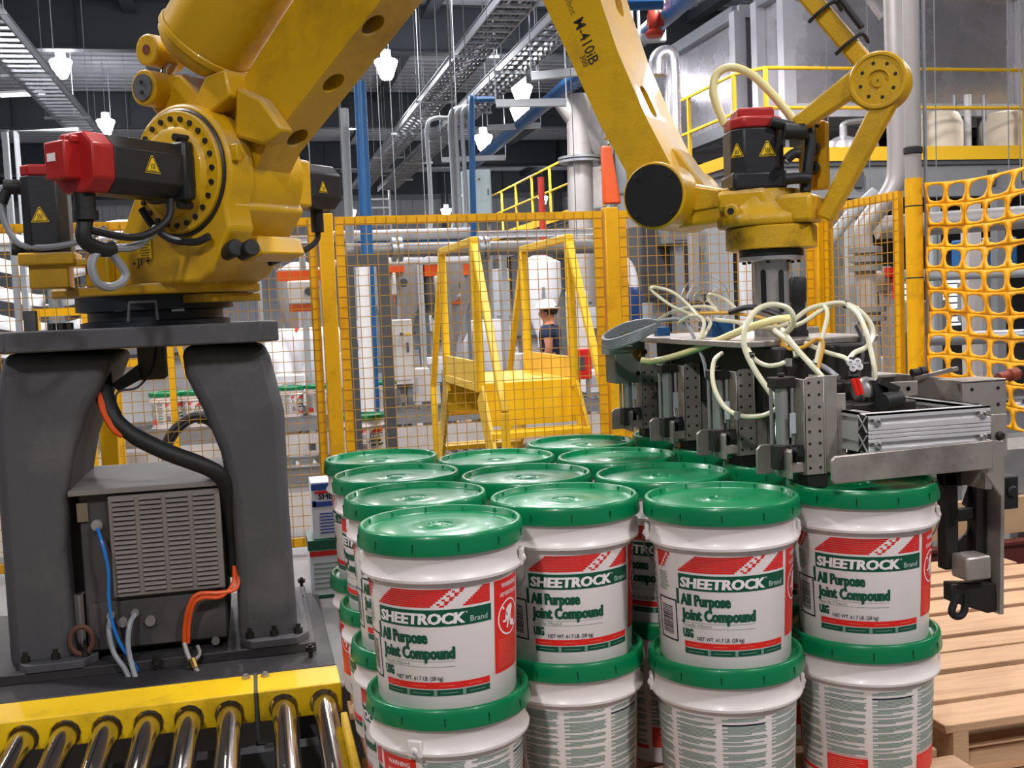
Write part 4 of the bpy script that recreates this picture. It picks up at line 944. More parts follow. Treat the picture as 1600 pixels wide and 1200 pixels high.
# main plate
def rrect(x0, x1, y0, y1, r0, r1, z):
    P = []
    for cx, cy, r, a in ((x1 - r1, y1 - r1, r1, 0), (x0 + r1, y1 - r1, r1, 90), (x0 + r0, y0 + r0, r0, 180), (x1 - r0, y0 + r0, r0, 270)):
        P += [(cx + r * math.cos(math.radians(a + k * 15)), cy + r * math.sin(math.radians(a + k * 15)), z) for k in range(7)]
    return P
MB().prism(rrect(1.05, 1.40, 2.22, 3.03, .03, .15, 1.436), (0, 0, .014)).build('top_plate', M_STEELD, gr, bevel=.002)
MB().box(1.115, 1.345, 2.18, 2.92, 1.285, 1.436).build('core_housing', M_STEELK, gr, bevel=.006)
MB().box(1.17, 1.26, 2.10, 2.22, 1.27, 1.36).build('cylinder_block', M_STEELK, gr, bevel=.006)
vb_ = MB().box(0.995, 1.088, 2.935, 3.02, 1.318, 1.434).box(1.00, 1.05, 2.93, 2.945, 1.405, 1.425).build('valve_block', mat('anodised', '8E948C', .45, .6, vary=.15, dirt='4A5A48', dirt_amt=.4), gr, bevel=.003)
for k, (x, z, r, mt) in enumerate(((1.062, 1.400, .014, M_BRASS), (1.082, 1.405, .008, mat('red_brown', '6A3A2C', .5)), (1.062, 1.345, .006, M_INK), (1.078, 1.345, .006, M_INK))):
    MB().lathe([(r, 0), (r, .012), (r * .6, .012), (r * .6, .006), (0, .006)], 14, (x, 2.935, z), (0, -1, 0), cap=False).build('port', mt, gr)
MB().box(0.985, 1.0, 2.94, 3.02, 1.40, 1.425).build('din_clip', M_LGREY, gr)
for k in range(4):
    x = 1.082 + k * .026; MB().box(x, x + .022, 2.80, 2.86, 1.325, 1.385).build('solenoid', mat('solenoid_grey', '77766A', .5, vary=.2), gr, bevel=.002)
for p, q, r in ((PD(1031, 514, 2.80), PD(1048, 514, 2.80), .0), ):
    MB().box(1.10, 1.135, 2.86, 2.89, 1.450, 1.474).build('blue_box', M_BLUEP, gr)
MB().box(1.155, 1.215, 2.62, 2.66, 1.450, 1.490).build('blue_box', M_BLUEP, gr)
# four lifting modules, one over each pail of the row
def holes(w, x0, x1, y, z0, z1, nx, nz, r=.0032):
    for i in range(nx):
        for j in range(nz):
            x = x0 + (x1 - x0) * i / max(1, nx - 1); z = z0 + (z1 - z0) * j / (nz - 1)
            w.cyl((x, y, z), (x, y - .0008, z), r, seg=8)
for i in range(4):
    y = 1.978 + .313 * i
    bl = MB().prism([(1.066, y, 1.186), (1.108, y, 1.186), (1.108, y, 1.384), (1.074, y, 1.384), (1.066, y, 1.376)], (0, .004, 0)).box(1.0655, 1.0695, y, y + .040, 1.186, 1.380).build('perforated_blade', M_STEELD, gr, bevel=.001, seg=1)
    w = MB(); holes(w, 1.0765, 1.099, y, 1.20, 1.372, 2, 8); tag(w.build('screw_holes', M_INK, bl), kind='stuff')
    MB().box(1.110, 1.146, y + .012, y + .017, 1.186, 1.384).box(1.1085, 1.1125, y, y + .06, 1.186, 1.384).build('angle_plate', M_STEELD, gr, bevel=.001, seg=1)
    MB().box(1.150, 1.170, y + .02, y + .026, 1.186, 1.345).build('side_plate', M_STEELD, gr, bevel=.001, seg=1)
    MB().box(1.072, 1.118, y + .004, y + .05, 1.1585, 1.190).build('foot', M_STEELK, gr, bevel=.002)
    MB().box(1.072, 1.106, y + .012, y + .055, 1.195, 1.37).build('slide_body', M_STEELK, gr)
    # left hand air cylinder with black end block
    MB().cyl((1.040, y + .045, 1.245), (1.040, y + .045, 1.362), .0135, seg=18).cyl((1.024, y + .06, 1.245), (1.024, y + .06, 1.362), .004, seg=8).cyl((1.056, y + .03, 1.245), (1.056, y + .03, 1.362), .004, seg=8).build('air_cylinder', M_STEEL, gr)
    MB().box(1.018, 1.062, y + .025, y + .065, 1.362, 1.384).cyl((1.040, y + .045, 1.384), (1.040, y + .045, 1.392), .007, seg=10).build('cylinder_cap', M_STEELK, gr, bevel=.002)
    MB().box(1.020, 1.060, y + .028, y + .062, 1.195, 1.246).build('cylinder_base', M_STEELK, gr, bevel=.002)
    MB().cyl((1.052, y + .03, 1.235), (1.052, y - .012, 1.235), .008, seg=12).cyl((1.052, y - .006, 1.228), (1.052, y - .006, 1.25), .007, seg=10).build('flow_control', M_RUBBER, gr)
    MB().box(1.0455, 1.0465, y + .020, y + .024, 1.262, 1.30).box(1.044, 1.058, y + .0195, y + .020, 1.270, 1.312).build('sticker', M_LGREY, gr)
    # bent guide plates between the modules
    MB().prism([(1.008, y + .10, 1.178), (1.048, y + .10, 1.178), (1.048, y + .10, 1.240), (1.018, y + .10, 1.240), (1.008, y + .10, 1.230)], (0, .005, 0)).build('guide_plate', M_STEELD, gr, bevel=.002)
    MB().prism([(1.034, y + .004, 1.180), (1.040, y + .004, 1.180), (1.040, y + .004, 1.240), (1.034, y + .004, 1.234)], (0, .06, 0)).box(1.040, 1.072, y + .006, y + .012, 1.192, 1.212).build('guide_fork', M_STEELD, gr, bevel=.001)
    MB().box(1.16, 1.34, y + .03, y + .24, 1.26, 1.32).build('suction_bar', M_STEELK, gr, bevel=.004)
    MB().lathe([(.05, 1.170), (.052, 1.178), (.02, 1.20), (.02, 1.27)], 24, (1.24, y + .10, 0)).build('suction_cup', M_RUBBER, gr)
# aluminium profile frame in front
def extr(y0, y1, x0, x1, z0, z1):
    w = MB().box(x0 + .002, x1 - .002, y0 + .008, y1 - .008, z0 + .002, z1 - .002)
    H = z1 - z0
    for a, b in ((0, .13), (.27, .36), (.375, .47), (.485, .57), (.585, .73), (.87, 1)):
        w.box(x0, x1, y0, y0 + .010, z0 + H * a, z0 + H * b); w.box(x0, x1, y1 - .010, y1, z0 + H * a, z0 + H * b)
    for a, b in ((0, .35), (.65, 1)):
        w.box(x0, x1, y0 + (y1 - y0) * a, y0 + (y1 - y0) * b, z1 - .004, z1); w.box(x0, x1, y0 + (y1 - y0) * a, y0 + (y1 - y0) * b, z0, z0 + .004)
    return w
f1 = extr(1.898, 1.938, 1.160, 1.434, 1.232, 1.310).build('front_profile', M_ALU, gr, bevel=.0008, seg=1)
w = MB()
for zc in (1.252, 1.290):
    for k in (-1, 1): w.bar((1.1595, 1.918 - .016, zc - .016 * k), (1.1595, 1.918 + .016, zc + .016 * k), .002, .005, up=(1, 0, 0))
w.build('profile_end', M_ALU, f1)
MB().box(1.1597, 1.1602, 1.901, 1.935, 1.235, 1.307).build('profile_cavity', M_STEELK, f1)
for x in (1.178, 1.415):
    for z in (1.248, 1.2935):
        MB().lathe([(.0085, 0), (.0085, .005), (.006, .008), (.0035, .008), (.0035, .004), (0, .004)], 16, (x, 1.900, z), (0, -1, 0), cap=False).build('profile_bolt', M_STEEL, f1)
def extr_y(x0, x1, y0, y1, z0, z1):
    w = MB().box(x0 + .008, x1 - .008, y0, y1, z0 + .002, z1 - .002); H = z1 - z0
    for a, b in ((0, .13), (.27, .73), (.87, 1)): w.box(x0, x0 + .010, y0, y1, z0 + H * a, z0 + H * b); w.box(x1 - .010, x1, y0, y1, z0 + H * a, z0 + H * b)
    w.box(x0, x0 + .012, y0, y1, z1 - .004, z1); w.box(x1 - .012, x1, y0, y1, z1 - .004, z1)
    return w
extr_y(1.160, 1.200, 1.939, 2.10, 1.232, 1.310).build('left_profile', M_ALU, gr); extr_y(1.400, 1.440, 1.939, 2.75, 1.232, 1.310).build('right_profile', M_ALU, gr)
extr(2.26, 2.30, 1.20, 1.40, 1.24, 1.30).build('rear_profile', M_STEELD, gr)
MB().prism([(1.068, 1.868, 1.184), (1.415, 1.868, 1.188), (1.415, 1.868, 1.245), (1.070, 1.868, 1.238), (1.062, 1.868, 1.230), (1.062, 1.868, 1.190)], (0, .008, 0)).build('front_plate', M_STEELD, gr, bevel=.002)
MB().prism([(1.40, 1.878, 1.186), (1.440, 1.878, 1.130), (1.448, 1.878, 1.128), (1.448, 1.878, 1.240), (1.40, 1.878, 1.245)], (0, .008, 0)).build('corner_plate', M_STEELD, gr, bevel=.001)
# right hand side
MB().box(1.482, 1.490, 2.00, 2.78, 1.21, 1.352).build('side_wall', M_STEELD, gr, bevel=.001)
MB().box(1.440, 1.545, 1.995, 2.003, 1.225, 1.352).box(1.44, 1.545, 1.995, 2.08, 1.348, 1.354).build('end_bracket', M_STEELD, gr, bevel=.001)
w = MB(); holes(w, 1.462, 1.525, 1.9945, 1.30, 1.335, 2, 2, .004); tag(w.build('bracket_holes', M_INK, gr), kind='stuff')
MB().prism([(1.450, 1.918, 1.203), (1.487, 1.918, 1.201), (1.487, 1.918, 1.289), (1.450, 1.918, 1.290)], (0, .005, 0)).box(1.45, 1.458, 1.92, 1.99, 1.21, 1.28).build('slotted_tab', M_STEELD, gr, bevel=.001)
MB().prism([(1.4665 + .0035 * math.cos(a * PI / 6), 1.9175, (1.238 if a < 6 else 1.219) + .0035 * math.sin(a * PI / 6)) for a in range(12)], (0, .0006, 0)).build('tab_slot', M_INK, gr)
MB().lathe([(.009, 0), (.009, .008), (.006, .011)], 8, (1.467, 1.917, 1.246), (0, -1, 0)).build('tab_bolt', M_STEELK, gr)
for (x0, x1, y0, y1, z0, z1) in ((1.30, 1.44, 2.36, 2.375, 1.32, 1.356), (1.25, 1.40, 2.55, 2.565, 1.33, 1.362), (1.20, 1.445, 2.16, 2.172, 1.312, 1.345), (1.40, 1.482, 2.30, 2.46, 1.345, 1.352), (1.32, 1.42, 2.45, 2.60, 1.352, 1.360)):
    MB().box(x0, x1, y0, y1, z0, z1).build('cross_plate', M_STEELD, gr, bevel=.001)
w = MB(); holes(w, 1.24, 1.42, 2.1595, 1.328, 1.329, 4, 2, .005); tag(w.build('plate_holes', M_INK, gr), kind='stuff')
MB().bar(PD(1432, 592, 2.50), PD(1494, 576, 2.42), .022, .010).build('lever', M_STEELD, gr, bevel=.002)
MB().box(1.372, 1.386, 2.24, 2.262, 1.31, 1.356).build('lever_block', M_STEELD, gr, bevel=.002)
MB().lathe([(.010, 0), (.010, .03), (.014, .032), (.014, .055), (.010, .06)], 16, PD(1560, 590, 2.35), (1, .2, .1)).build('red_brown_knob', mat('knob_rust', '8A3A22', .5), gr)
MB().lathe([(.008, 0), (.008, .02), (.012, .022), (.012, .036)], 12, PD(1424, 582, 2.50), (1, 0, 0)).build('air_fitting', M_STEELK, gr)
MB().box(1.285, 1.305, 2.51, 2.53, 1.30, 1.455).box(1.285, 1.40, 2.51, 2.53, 1.448, 1.466).box(1.255, 1.345, 2.50, 2.54, 1.466, 1.492).build('hose_bracket', M_STEELD, gr, bevel=.002)
MB().cyl((1.27, 2.50, 1.497), (1.33, 2.50, 1.497), .008, seg=12).build('bracket_rod', M_STEEL, gr)
# pneumatic cluster inside the frame
MB().lathe([(.012, 0), (.026, .01), (.030, .03), (.026, .05), (.012, .055)], 20, PD(1340, 612, 2.28), (1, .4, 0)).build('regulator_body', M_STEEL, gr)
MB().lathe([(.028, 0), (.028, .02), (.020, .024), (.020, .04)], 20, PD(1362, 615, 2.27), (1, .3, 0)).build('filter_body', M_RUBBER, gr)
MB().box(1.235, 1.30, 2.02, 2.08, 1.312, 1.330).bar(PD(1372, 595, 2.25), PD(1402, 608, 2.25), .03, .012).build('mount_bracket', M_STEELK, gr)
MB().lathe([(.018, 0), (.018, .05)], 18, PD(1378, 628, 2.22), (1, .3, .05)).build('muffler', M_RUBBER, gr)
for k, (px, py) in enumerate(((1329, 567), (1340, 565), (1333, 575), (1343, 573))):
    c = PD(px, py, 2.24); v = MB().lathe([(.007, 0), (.0075, .006), (.004, .007), (.0035, .002), (0, .002)], 14, c, (EYE - c), cap=False).build('push_fitting', M_WHITE, gr)
MB().bar(PD(1335, 590, 2.25), PD(1336, 560, 2.26), .022, .020).cyl(PD(1345, 570, 2.26), PD(1358, 568, 2.26), .004, seg=8).build('valve_stem', M_RUBBER, gr)
MB().cyl(PD(1332, 592, 2.22), PD(1341, 617, 2.22), .005, seg=10).cyl(PD(1339, 591, 2.22), PD(1347, 616, 2.22), .005, seg=10).build('red_tube', mat('tube_red', 'D8261A', .35), gr)
# dark clamp arm reaching down beside the pails
cl = MB().box(1.418, 1.452, 2.03, 2.06, 0.945, 1.185).box(1.418, 1.52, 2.03, 2.06, 1.125, 1.185).prism([(1.498, 2.03, 1.16), (1.524, 2.03, 1.16), (1.520, 2.03, .86), (1.492, 2.03, .86)], (0, .035, 0)).box(1.452, 1.50, 2.04, 2.05, 1.045, 1.075).build('clamp_arm', M_STEELK, gr, bevel=.004)
MB().prism([(1.528, 1.99, 1.16), (1.536, 1.99, 1.16), (1.530, 1.99, .848), (1.520, 1.99, .848)], (0, .07, 0)).build('clamp_edge', M_STEELD, gr, bevel=.001)
MB().prism([(1.452, 2.052, .975), (1.50, 2.052, .975), (1.50, 2.052, 1.13)] + [(1.475 + .022 * math.cos(math.radians(80 - a * 20)), 2.052, 1.045 + .035 * math.sin(math.radians(80 - a * 20))) for a in range(9)] + [(1.452, 2.052, .99)], (0, .006, 0)).build('clamp_web', M_STEELK, gr)
MB().obox((1.462, 2.005, .957), (.030, 0, 0), (0, .028, 0), (0, 0, .026)).build('clamp_pad', M_STEELD, gr, bevel=.006)
MB().prism([(1.41, 2.0, .925), (1.52, 2.0, .915), (1.525, 2.0, .852), (1.50, 2.0, .850), (1.41, 2.0, .885)], (0, .03, 0)).build('clamp_finger', M_STEELK, gr, bevel=.004)
MB().tube([(1.425, 2.0, .90), (1.41, 2.0, .865), (1.425, 2.0, .852), (1.44, 2.0, .862), (1.445, 2.0, .90)], .008, 8).build('clamp_hook', M_RUBBER, gr)
MB().obox((1.562, 2.03, 1.105), (.024, 0, 0), (0, .02, 0), (0, 0, .036)).cyl((1.568, 2.012, 1.108), (1.568, 2.004, 1.108), .013, seg=16).build('clamp_knuckle', M_RUBBER, gr, bevel=.006)
MB().box(1.458, 1.474, 1.95, 2.04, 1.13, 1.232).build('clamp_hanger', M_STEELD, gr)
# hoses and cables
def hose(nm, l, r, mt, seg=8):
    MB().tube([PD(*p) for p in l], r, seg, 5).build(nm, mt, gr)
hose('air_hose', [(1003, 563, 2.95), (1022, 564, 2.92), (1060, 555, 2.80), (1110, 537, 2.62), (1165, 514, 2.48), (1210, 500, 2.45), (1236, 497, 2.46)], .0090, M_HOSEY, 10)
hose('air_hose', [(1222, 523, 2.42), (1236, 512, 2.38), (1240, 496, 2.36), (1230, 481, 2.36), (1206, 476, 2.36), (1183, 484, 2.36), (1167, 505, 2.34), (1162, 532, 2.33), (1168, 556, 2.32), (1185, 587, 2.30), (1208, 620, 2.28), (1224, 650, 2.27)], .0062, M_HOSE)
hose('air_hose', [(1168, 545, 2.34), (1180, 562, 2.32), (1198, 571, 2.30), (1216, 570, 2.29), (1226, 566, 2.29)], .0050, M_HOSE)
hose('air_hose', [(1128, 552, 2.50), (1117, 562, 2.48), (1113, 585, 2.46), (1118, 612, 2.44), (1134, 638, 2.42), (1158, 650, 2.40), (1188, 650, 2.38), (1208, 642, 2.36), (1218, 632, 2.36)], .0055, M_HOSE)
hose('air_hose', [(1080, 491, 2.75), (1050, 478, 2.80), (1022, 458, 2.84), (1016, 450, 2.84), (1026, 449, 2.84), (1050, 456, 2.80), (1073, 474, 2.76), (1090, 492, 2.72)], .0042, M_HOSE)
hose('air_hose', [(1028, 500, 2.90), (1046, 489, 2.86), (1070, 482, 2.80), (1095, 479, 2.76), (1112, 481, 2.72), (1124, 490, 2.70)], .0042, M_HOSE)
hose('air_hose', [(1120, 484, 2.72), (1107, 468, 2.76), (1108, 461, 2.76), (1118, 461, 2.74), (1138, 471, 2.70), (1154, 487, 2.66)], .0042, M_HOSE)
hose('air_hose', [(1062, 504, 2.78), (1076, 495, 2.74), (1092, 494, 2.70), (1100, 504, 2.68), (1096, 522, 2.66), (1088, 535, 2.66)], .0050, M_HOSE)
hose('air_hose', [(1030, 502, 2.86), (1060, 499, 2.80), (1076, 512, 2.76), (1088, 535, 2.70), (1100, 565, 2.66), (1104, 590, 2.64)], .0048, M_CABG)
hose('air_hose', [(1104, 496, 2.70), (1110, 505, 2.70), (1102, 522, 2.68), (1094, 534, 2.68)], .0048, M_HOSE)
hose('air_hose', [(1120, 500, 2.66), (1150, 503, 2.58), (1180, 510, 2.50), (1210, 512, 2.46), (1232, 505, 2.44)], .0050, M_HOSE)
hose('air_hose', [(1236, 505, 2.44), (1262, 484, 2.42), (1290, 476, 2.40), (1318, 474, 2.38), (1342, 485, 2.36), (1360, 505, 2.34), (1364, 524, 2.33), (1354, 542, 2.30), (1334, 552, 2.28), (1325, 566, 2.26)], .0055, M_HOSE)
hose('air_hose', [(1322, 476, 2.38), (1340, 490, 2.34), (1352, 515, 2.30), (1360, 545, 2.28), (1366, 575, 2.26), (1367, 592, 2.26)], .0052, M_HOSE)
hose('air_hose', [(1234, 512, 2.42), (1256, 503, 2.40), (1278, 488, 2.40), (1300, 478, 2.40)], .0050, M_HOSE)
hose('air_hose', [(1288, 478, 2.40), (1293, 490, 2.38), (1288, 515, 2.36), (1280, 545, 2.34), (1275, 568, 2.33)], .0050, M_HOSE)
hose('air_hose', [(1222, 515, 2.42), (1236, 535, 2.38), (1258, 560, 2.34), (1280, 584, 2.30), (1296, 600, 2.28)], .0062, M_HOSE)
hose('air_hose', [(1210, 516, 2.44), (1226, 528, 2.40), (1240, 542, 2.38), (1244, 558, 2.37)], .0060, M_HOSE)
hose('air_hose', [(1258, 536, 2.38), (1290, 550, 2.34), (1318, 558, 2.30), (1326, 564, 2.28)], .0050, M_HOSE)
hose('air_hose', [(1270, 565, 2.34), (1290, 575, 2.32), (1310, 590, 2.28)], .0060, M_CABG)
hose('control_cable', [(1080, 491, 2.76), (1120, 489, 2.70), (1160, 491, 2.64), (1200, 500, 2.56), (1218, 515, 2.46), (1226, 538, 2.40), (1236, 546, 2.38), (1256, 542, 2.36), (1276, 530, 2.35), (1286, 536, 2.34), (1282, 560, 2.33), (1276, 585, 2.32)], .0042, M_CABY)
hose('control_cable', [(1212, 512, 2.48), (1222, 540, 2.42), (1224, 575, 2.40), (1226, 598, 2.40)], .0040, M_CABY)
hose('control_cable', [(1140, 488, 2.66), (1170, 480, 2.62), (1200, 486, 2.58), (1225, 496, 2.54)], .0070, M_CABK)
hose('control_cable', [(1338, 510, 2.50), (1347, 530, 2.46), (1348, 552, 2.42), (1345, 570, 2.38)], .0050, M_CABK)
for k in range(5):
    o_ = k * 3.2
    hose('cable_coil', [(1030, 503 + o_ * .4, 2.92), (1010, 500 + o_, 2.96), (975, 507 + o_, 3.02), (946, 523 + o_ * 1.2, 3.04), (944, 531 + o_ * .8, 3.02), (960, 531 + o_, 2.96), (995, 519 + o_, 2.90), (1025, 507 + o_ * .6, 2.90)], .0048, M_CABG)
for px, py, d in ((1225, 652, 2.27), (1174, 556, 2.32), (1217, 631, 2.36), (1152, 648, 2.40), (1232, 565, 2.29)):
    c = PD(px, py, d); MB().cyl(c - UP * .010, c + UP * .006, .0075, seg=10).build('hose_fitting', M_STEEL, gr)
for px, py, d in ((1322, 476, 2.38), (1173, 556, 2.32)):
    c = PD(px, py, d); MB().cyl(c - Vector((.004, 0, 0)), c + Vector((.004, 0, 0)), .0085, seg=10).build('cable_tie', M_RUBBER, gr)

# ================================================================== SAFETY FENCE
FY, FT, FB = 5.33, 2.015, 0.43
def wire_panel(parent, o, ex, L, z0, z1, sp=0.05, r=0.0017):
    w = MB(); o = Vector(o); ex = Vector(ex).normalized(); n = Vector((-ex.y, ex.x, 0))
    k = 0
    while k * sp <= L: w.obox(o + ex * k * sp + UP * (z0 + z1) / 2, ex * r, n * r, UP * (z1 - z0) / 2); k += 1
    k = 0
    while z0 + k * sp <= z1: w.obox(o + ex * L / 2 + n * .004 + UP * (z0 + k * sp), ex * L / 2, n * r, UP * r); k += 1
    tag(w.build('wire_mesh', M_WIRE, parent), kind='stuff')
def panel(label, a, b, z0=FB, z1=FT, fw=0.042, sp=.05):
    a, b = Vector((a[0], a[1], 0)), Vector((b[0], b[1], 0)); ex = (b - a).normalized(); L = (b - a).length
    t = thing('mesh_fence', ((a.x + b.x) / 2, (a.y + b.y) / 2, z0), label, 'fence', 'yellow wire mesh fence panels')
    n = Vector((-ex.y, ex.x, 0))
    for e in (a + ex * fw / 2, b - ex * fw / 2): MB().obox(e + UP * (z0 + z1) / 2, ex * fw / 2, n * .004, UP * (z1 - z0) / 2).obox(e + n * .018 + UP * (z0 + z1) / 2, ex * .003, n * .018, UP * (z1 - z0) / 2).build('upright', M_FENCEY, t)
    for z in (z0 + fw / 2, z1 - fw / 2): MB().obox((a + b) / 2 + UP * z, ex * (L / 2 - fw), n * .004, UP * fw / 2).obox((a + b) / 2 + n * .022 + UP * z, ex * (L / 2 - fw), n * .017, UP * .003).build('rail', M_FENCEY, t)
    wire_panel(t, a - n * .008, ex, L, z0, z1 - .005, sp)
    return t
def post(label, x, y, w=.07, z1=2.03):
    t = thing('fence_post', (x, y, .40), label, 'post', 'yellow fence posts')
    MB().box(x - w / 2, x + w / 2, y - w / 2, y + w / 2, .41, z1).build('upright', M_FENCEY, t, bevel=.004)
    MB().box(x - .09, x + .09, y - .09, y + .09, .40, .412).build('foot_plate', M_FENCEY, t)
p1 = PY(516, 500, FY).x; p2 = PY(958, 500, FY).x
post('yellow fence post right of the robot pedestal, behind the left row of pails', p1, FY)
post('yellow fence post beside the coil of grey cables at the gripper', p2, FY)
post('yellow corner fence post hidden behind the robot wrist', 2.99, FY)
post('yellow fence post hidden behind the robot at the left', -1.55, FY)
panel('mesh fence panel behind the robot pedestal', (-1.51, FY), (p1 - .045, FY))
panel('mesh fence panel at the far left edge, behind the robot motors', (-3.1, FY), (-1.59, FY))
panel('mesh gate panel in front of the yellow stair', (p1 + .045, FY), (p2 - .045, FY))
panel('mesh fence panel behind the gripper hoses', (p2 + .045, FY), (2.945, FY))
panel('mesh fence panel receding beside the orange net', (2.99, FY - .045), (2.99, 4.60))
# yellow inner post seen through the pedestal arch
t = thing('bollard_frame', PZ(168, 720, .4), 'yellow upright seen through the pedestal arch', 'post')
p = PY(168, 640, 4.9); MB().box(p.x - .035, p.x + .035, 4.87, 4.93, .40, 1.35).build('upright', M_FENCEY, t)
# round column: painted yellow below, bare grey above
cp_ = PD(1429, 400, 5.06)
t = thing('pipe_column', (cp_.x, cp_.y, .40), 'round column, yellow below and grey above, beside the orange net', 'column')
MB().lathe([(.039, .40), (.039, 2.06)], 28, (cp_.x, cp_.y, 0)).build('painted_base', M_FENCEY, t)
MB().lathe([(.037, 2.06), (.037, 8.0)], 28, (cp_.x, cp_.y, 0)).build('shaft', M_PIPE, t)
MB().box(cp_.x + .044, cp_.x + .054, cp_.y - .03, cp_.y - .015, .6, 7.6).build('conduit', M_GALV, t)
for z in (1.60, 1.93, .98): MB().lathe([(.0395, z), (.0405, z + .003), (.0395, z + .006)], 24, (cp_.x, cp_.y, 0), cap=False).build('strap', M_INK, t)
MB().lathe([(.037, 2.17), (.043, 2.175), (.043, 2.20), (.037, 2.205)], 20, (cp_.x, cp_.y, 0)).build('hose_tie', M_RUBBER, t)
# ------------------------------------------------------------------ orange plastic net
t = thing('safety_net', (3.2, 4.1, 0.95), 'orange plastic safety net with rounded holes tied to the column at right', 'net')
def net():
    w = MB(); a = Vector((cp_.x + .045, cp_.y - .03, 0)); b = Vector((3.36, 3.05, 0)); L = (b - a).length; ex = (b - a).normalized(); n = Vector((-ex.y, ex.x, 0))
    nu, nv = 13, 11; ztop, zbot = 2.035, 0.93; du = L / nu; dv = (ztop - zbot) / nv
    def P(u, v):
        s = u * L; z = zbot + v * (ztop - zbot); fold = 0.0
        if v > .86: s += (v - .86) * .35 * math.sin(PI * min(1, u * 1.6)); 
        wob = .018 * math.sin(u * 9) * math.sin(v * 5 + 1) + .010 * math.sin(v * 17 + u * 4)
        z += .012 * math.sin(u * 11 + v * 3) + .035 * u * 0
        return a + ex * s + n * wob + UP * z
    K = 12
    for i in range(nu):
        for j in range(nv):
            cu, cv = (i + .5) / nu, (j + .5) / nv; rim, hole = [], []
            for k in range(K):
                an = 2 * PI * (k + .5) / K; c, s = math.cos(an), math.sin(an); m_ = max(abs(c), abs(s))
                rim.append(P(cu + c / m_ * .5 / nu, cv + s / m_ * .5 / nv))
                q = (abs(c) ** 3.2 + abs(s) ** 3.2) ** (-1 / 3.2); hole.append(P(cu + c * q * .40 / nu, cv + s * q * .385 / nv))
            w.add(rim + hole, [(k, (k + 1) % K, K + (k + 1) % K, K + k) for k in range(K)])
    return w
o = net().build('netting', M_NET, t); sd = o.modifiers.new('thick', 'SOLIDIFY'); sd.thickness = .004
tag(o, kind='stuff')

# ------------------------------------------------------------------ yellow step-over stair beyond the gate
xs = (1.30, 1.88); yn, yf, zt, zp = 6.32, 7.45, 1.945, 1.10
t = thing('step_over_stair', (1.59, 6.9, 0), 'yellow steel step over stair with tall handrails behind the gate mesh', 'stair')
MB().box(xs[0] - .02, xs[1] + .02, yn, yf, zp - .05, zp).build('platform', M_STAIRY, t, bevel=.004)
for x in xs:
    MB().box(x - .012, x + .012, yn, yf, zp, zp + .13).build('kick_plate', M_STAIRY, t)
    MB().bar((x, yn - .02, zt), (x, yf + .02, zt), .045, .045).build('handrail', M_STAIRY, t, bevel=.006)
    for y in (yn, yf): MB().bar((x, y, zp - .05), (x, y, zt), .05, .05).build('post', M_STAIRY, t, bevel=.006)
    for s, y0 in ((-1, yn), (1, yf)):
        y1 = y0 + s * .62
        MB().bar((x, y0, zt - .02), (x, y1, .98), .042, .042).build('sloping_rail', M_STAIRY, t, bevel=.006)
        MB().bar((x, y1, .98), (x, y1, .40), .042, .042).build('end_post', M_STAIRY, t, bevel=.006)
        MB().bar((x, y0, zp - .06), (x, y0 + s * .78, 0.02), .02, .17).build('stringer', M_STAIRY, t)
for s, y0 in ((-1, yn), (1, yf)):
    for k in range(1, 4):
        z = zp - k * .27; y = y0 + s * k * .20; MB().box(xs[0], xs[1], y - .11, y + .11, z - .03, z).build('tread', M_STAIRY, t)
    MB().box(xs[0], xs[1], y0 - .01, y0 + .01, zp - .26, zp - .05).build('riser', M_STAIRY, t)
for x in xs: MB().box(x + .022, x + .0235, yn - .026, yn + .01, 1.55, 1.57).build('sticker', M_DGREY, t)

# ------------------------------------------------------------------ person
def skin(name, verts, edges, radii, mt, parent, root=0, sub=2):
    me = bpy.data.meshes.new(name); me.from_pydata([tuple(v) for v in verts], edges, [])
    o = bpy.data.objects.new(name, me); COL.objects.link(o); o.parent = parent; ORG[o.name] = ORG[parent.name]
    md = o.modifiers.new('skin', 'SKIN'); 
    for sv, r in zip(me.skin_vertices[0].data, radii): sv.radius = r if isinstance(r, tuple) else (r, r); sv.use_root = False
    me.skin_vertices[0].data[root].use_root = True
    md.use_smooth_shade = True
    s = o.modifiers.new('sub', 'SUBSURF'); s.levels = sub; s.render_levels = sub
    me.materials.append(mt); return o
pp = PD(861, 560, 14.0)
pt = thing('person', (pp.x, pp.y, 0), 'person in navy shirt, jeans and white hard hat seen from the side beyond the stair', 'person')
pt.rotation_euler.z = math.radians(62); pt.scale = (1.18, 1.18, 1.0)
H = 1.55; k_ = H / 1.75
def S(l): return [(x * k_, y * k_, z * k_) for x, y, z in l]
V = S([(0, 0, .95), (0, .0, 1.15), (0, -.01, 1.38), (0, 0, 1.48), (0, .02, 1.56), (0, .03, 1.66), (0, .02, 1.735),
       (.10, 0, .90), (.11, .02, .50), (.11, -.01, .09), (.11, .11, .04), (-.10, 0, .90), (-.11, -.02, .50), (-.11, -.06, .09), (-.11, .06, .04),
       (.19, -.01, 1.40), (.24, -.03, 1.14), (.23, .14, .98), (.225, .18, .945), (-.19, -.01, 1.40), (-.25, -.04, 1.12), (-.24, .06, .90), (-.24, .08, .86)])
E_ = [(0, 1), (1, 2), (2, 3), (3, 4), (4, 5), (5, 6), (0, 7), (7, 8), (8, 9), (9, 10), (0, 11), (11, 12), (12, 13), (13, 14), (2, 15), (15, 16), (16, 17), (17, 18), (2, 19), (19, 20), (20, 21), (21, 22)]
Rr = [(.13, .10), (.13, .095), (.16, .105), .058, (.068, .08), (.078, .095), (.06, .07), .085, .058, .042, .040, .085, .058, .042, .040, .058, .045, .034, .038, .058, .045, .034, .038]
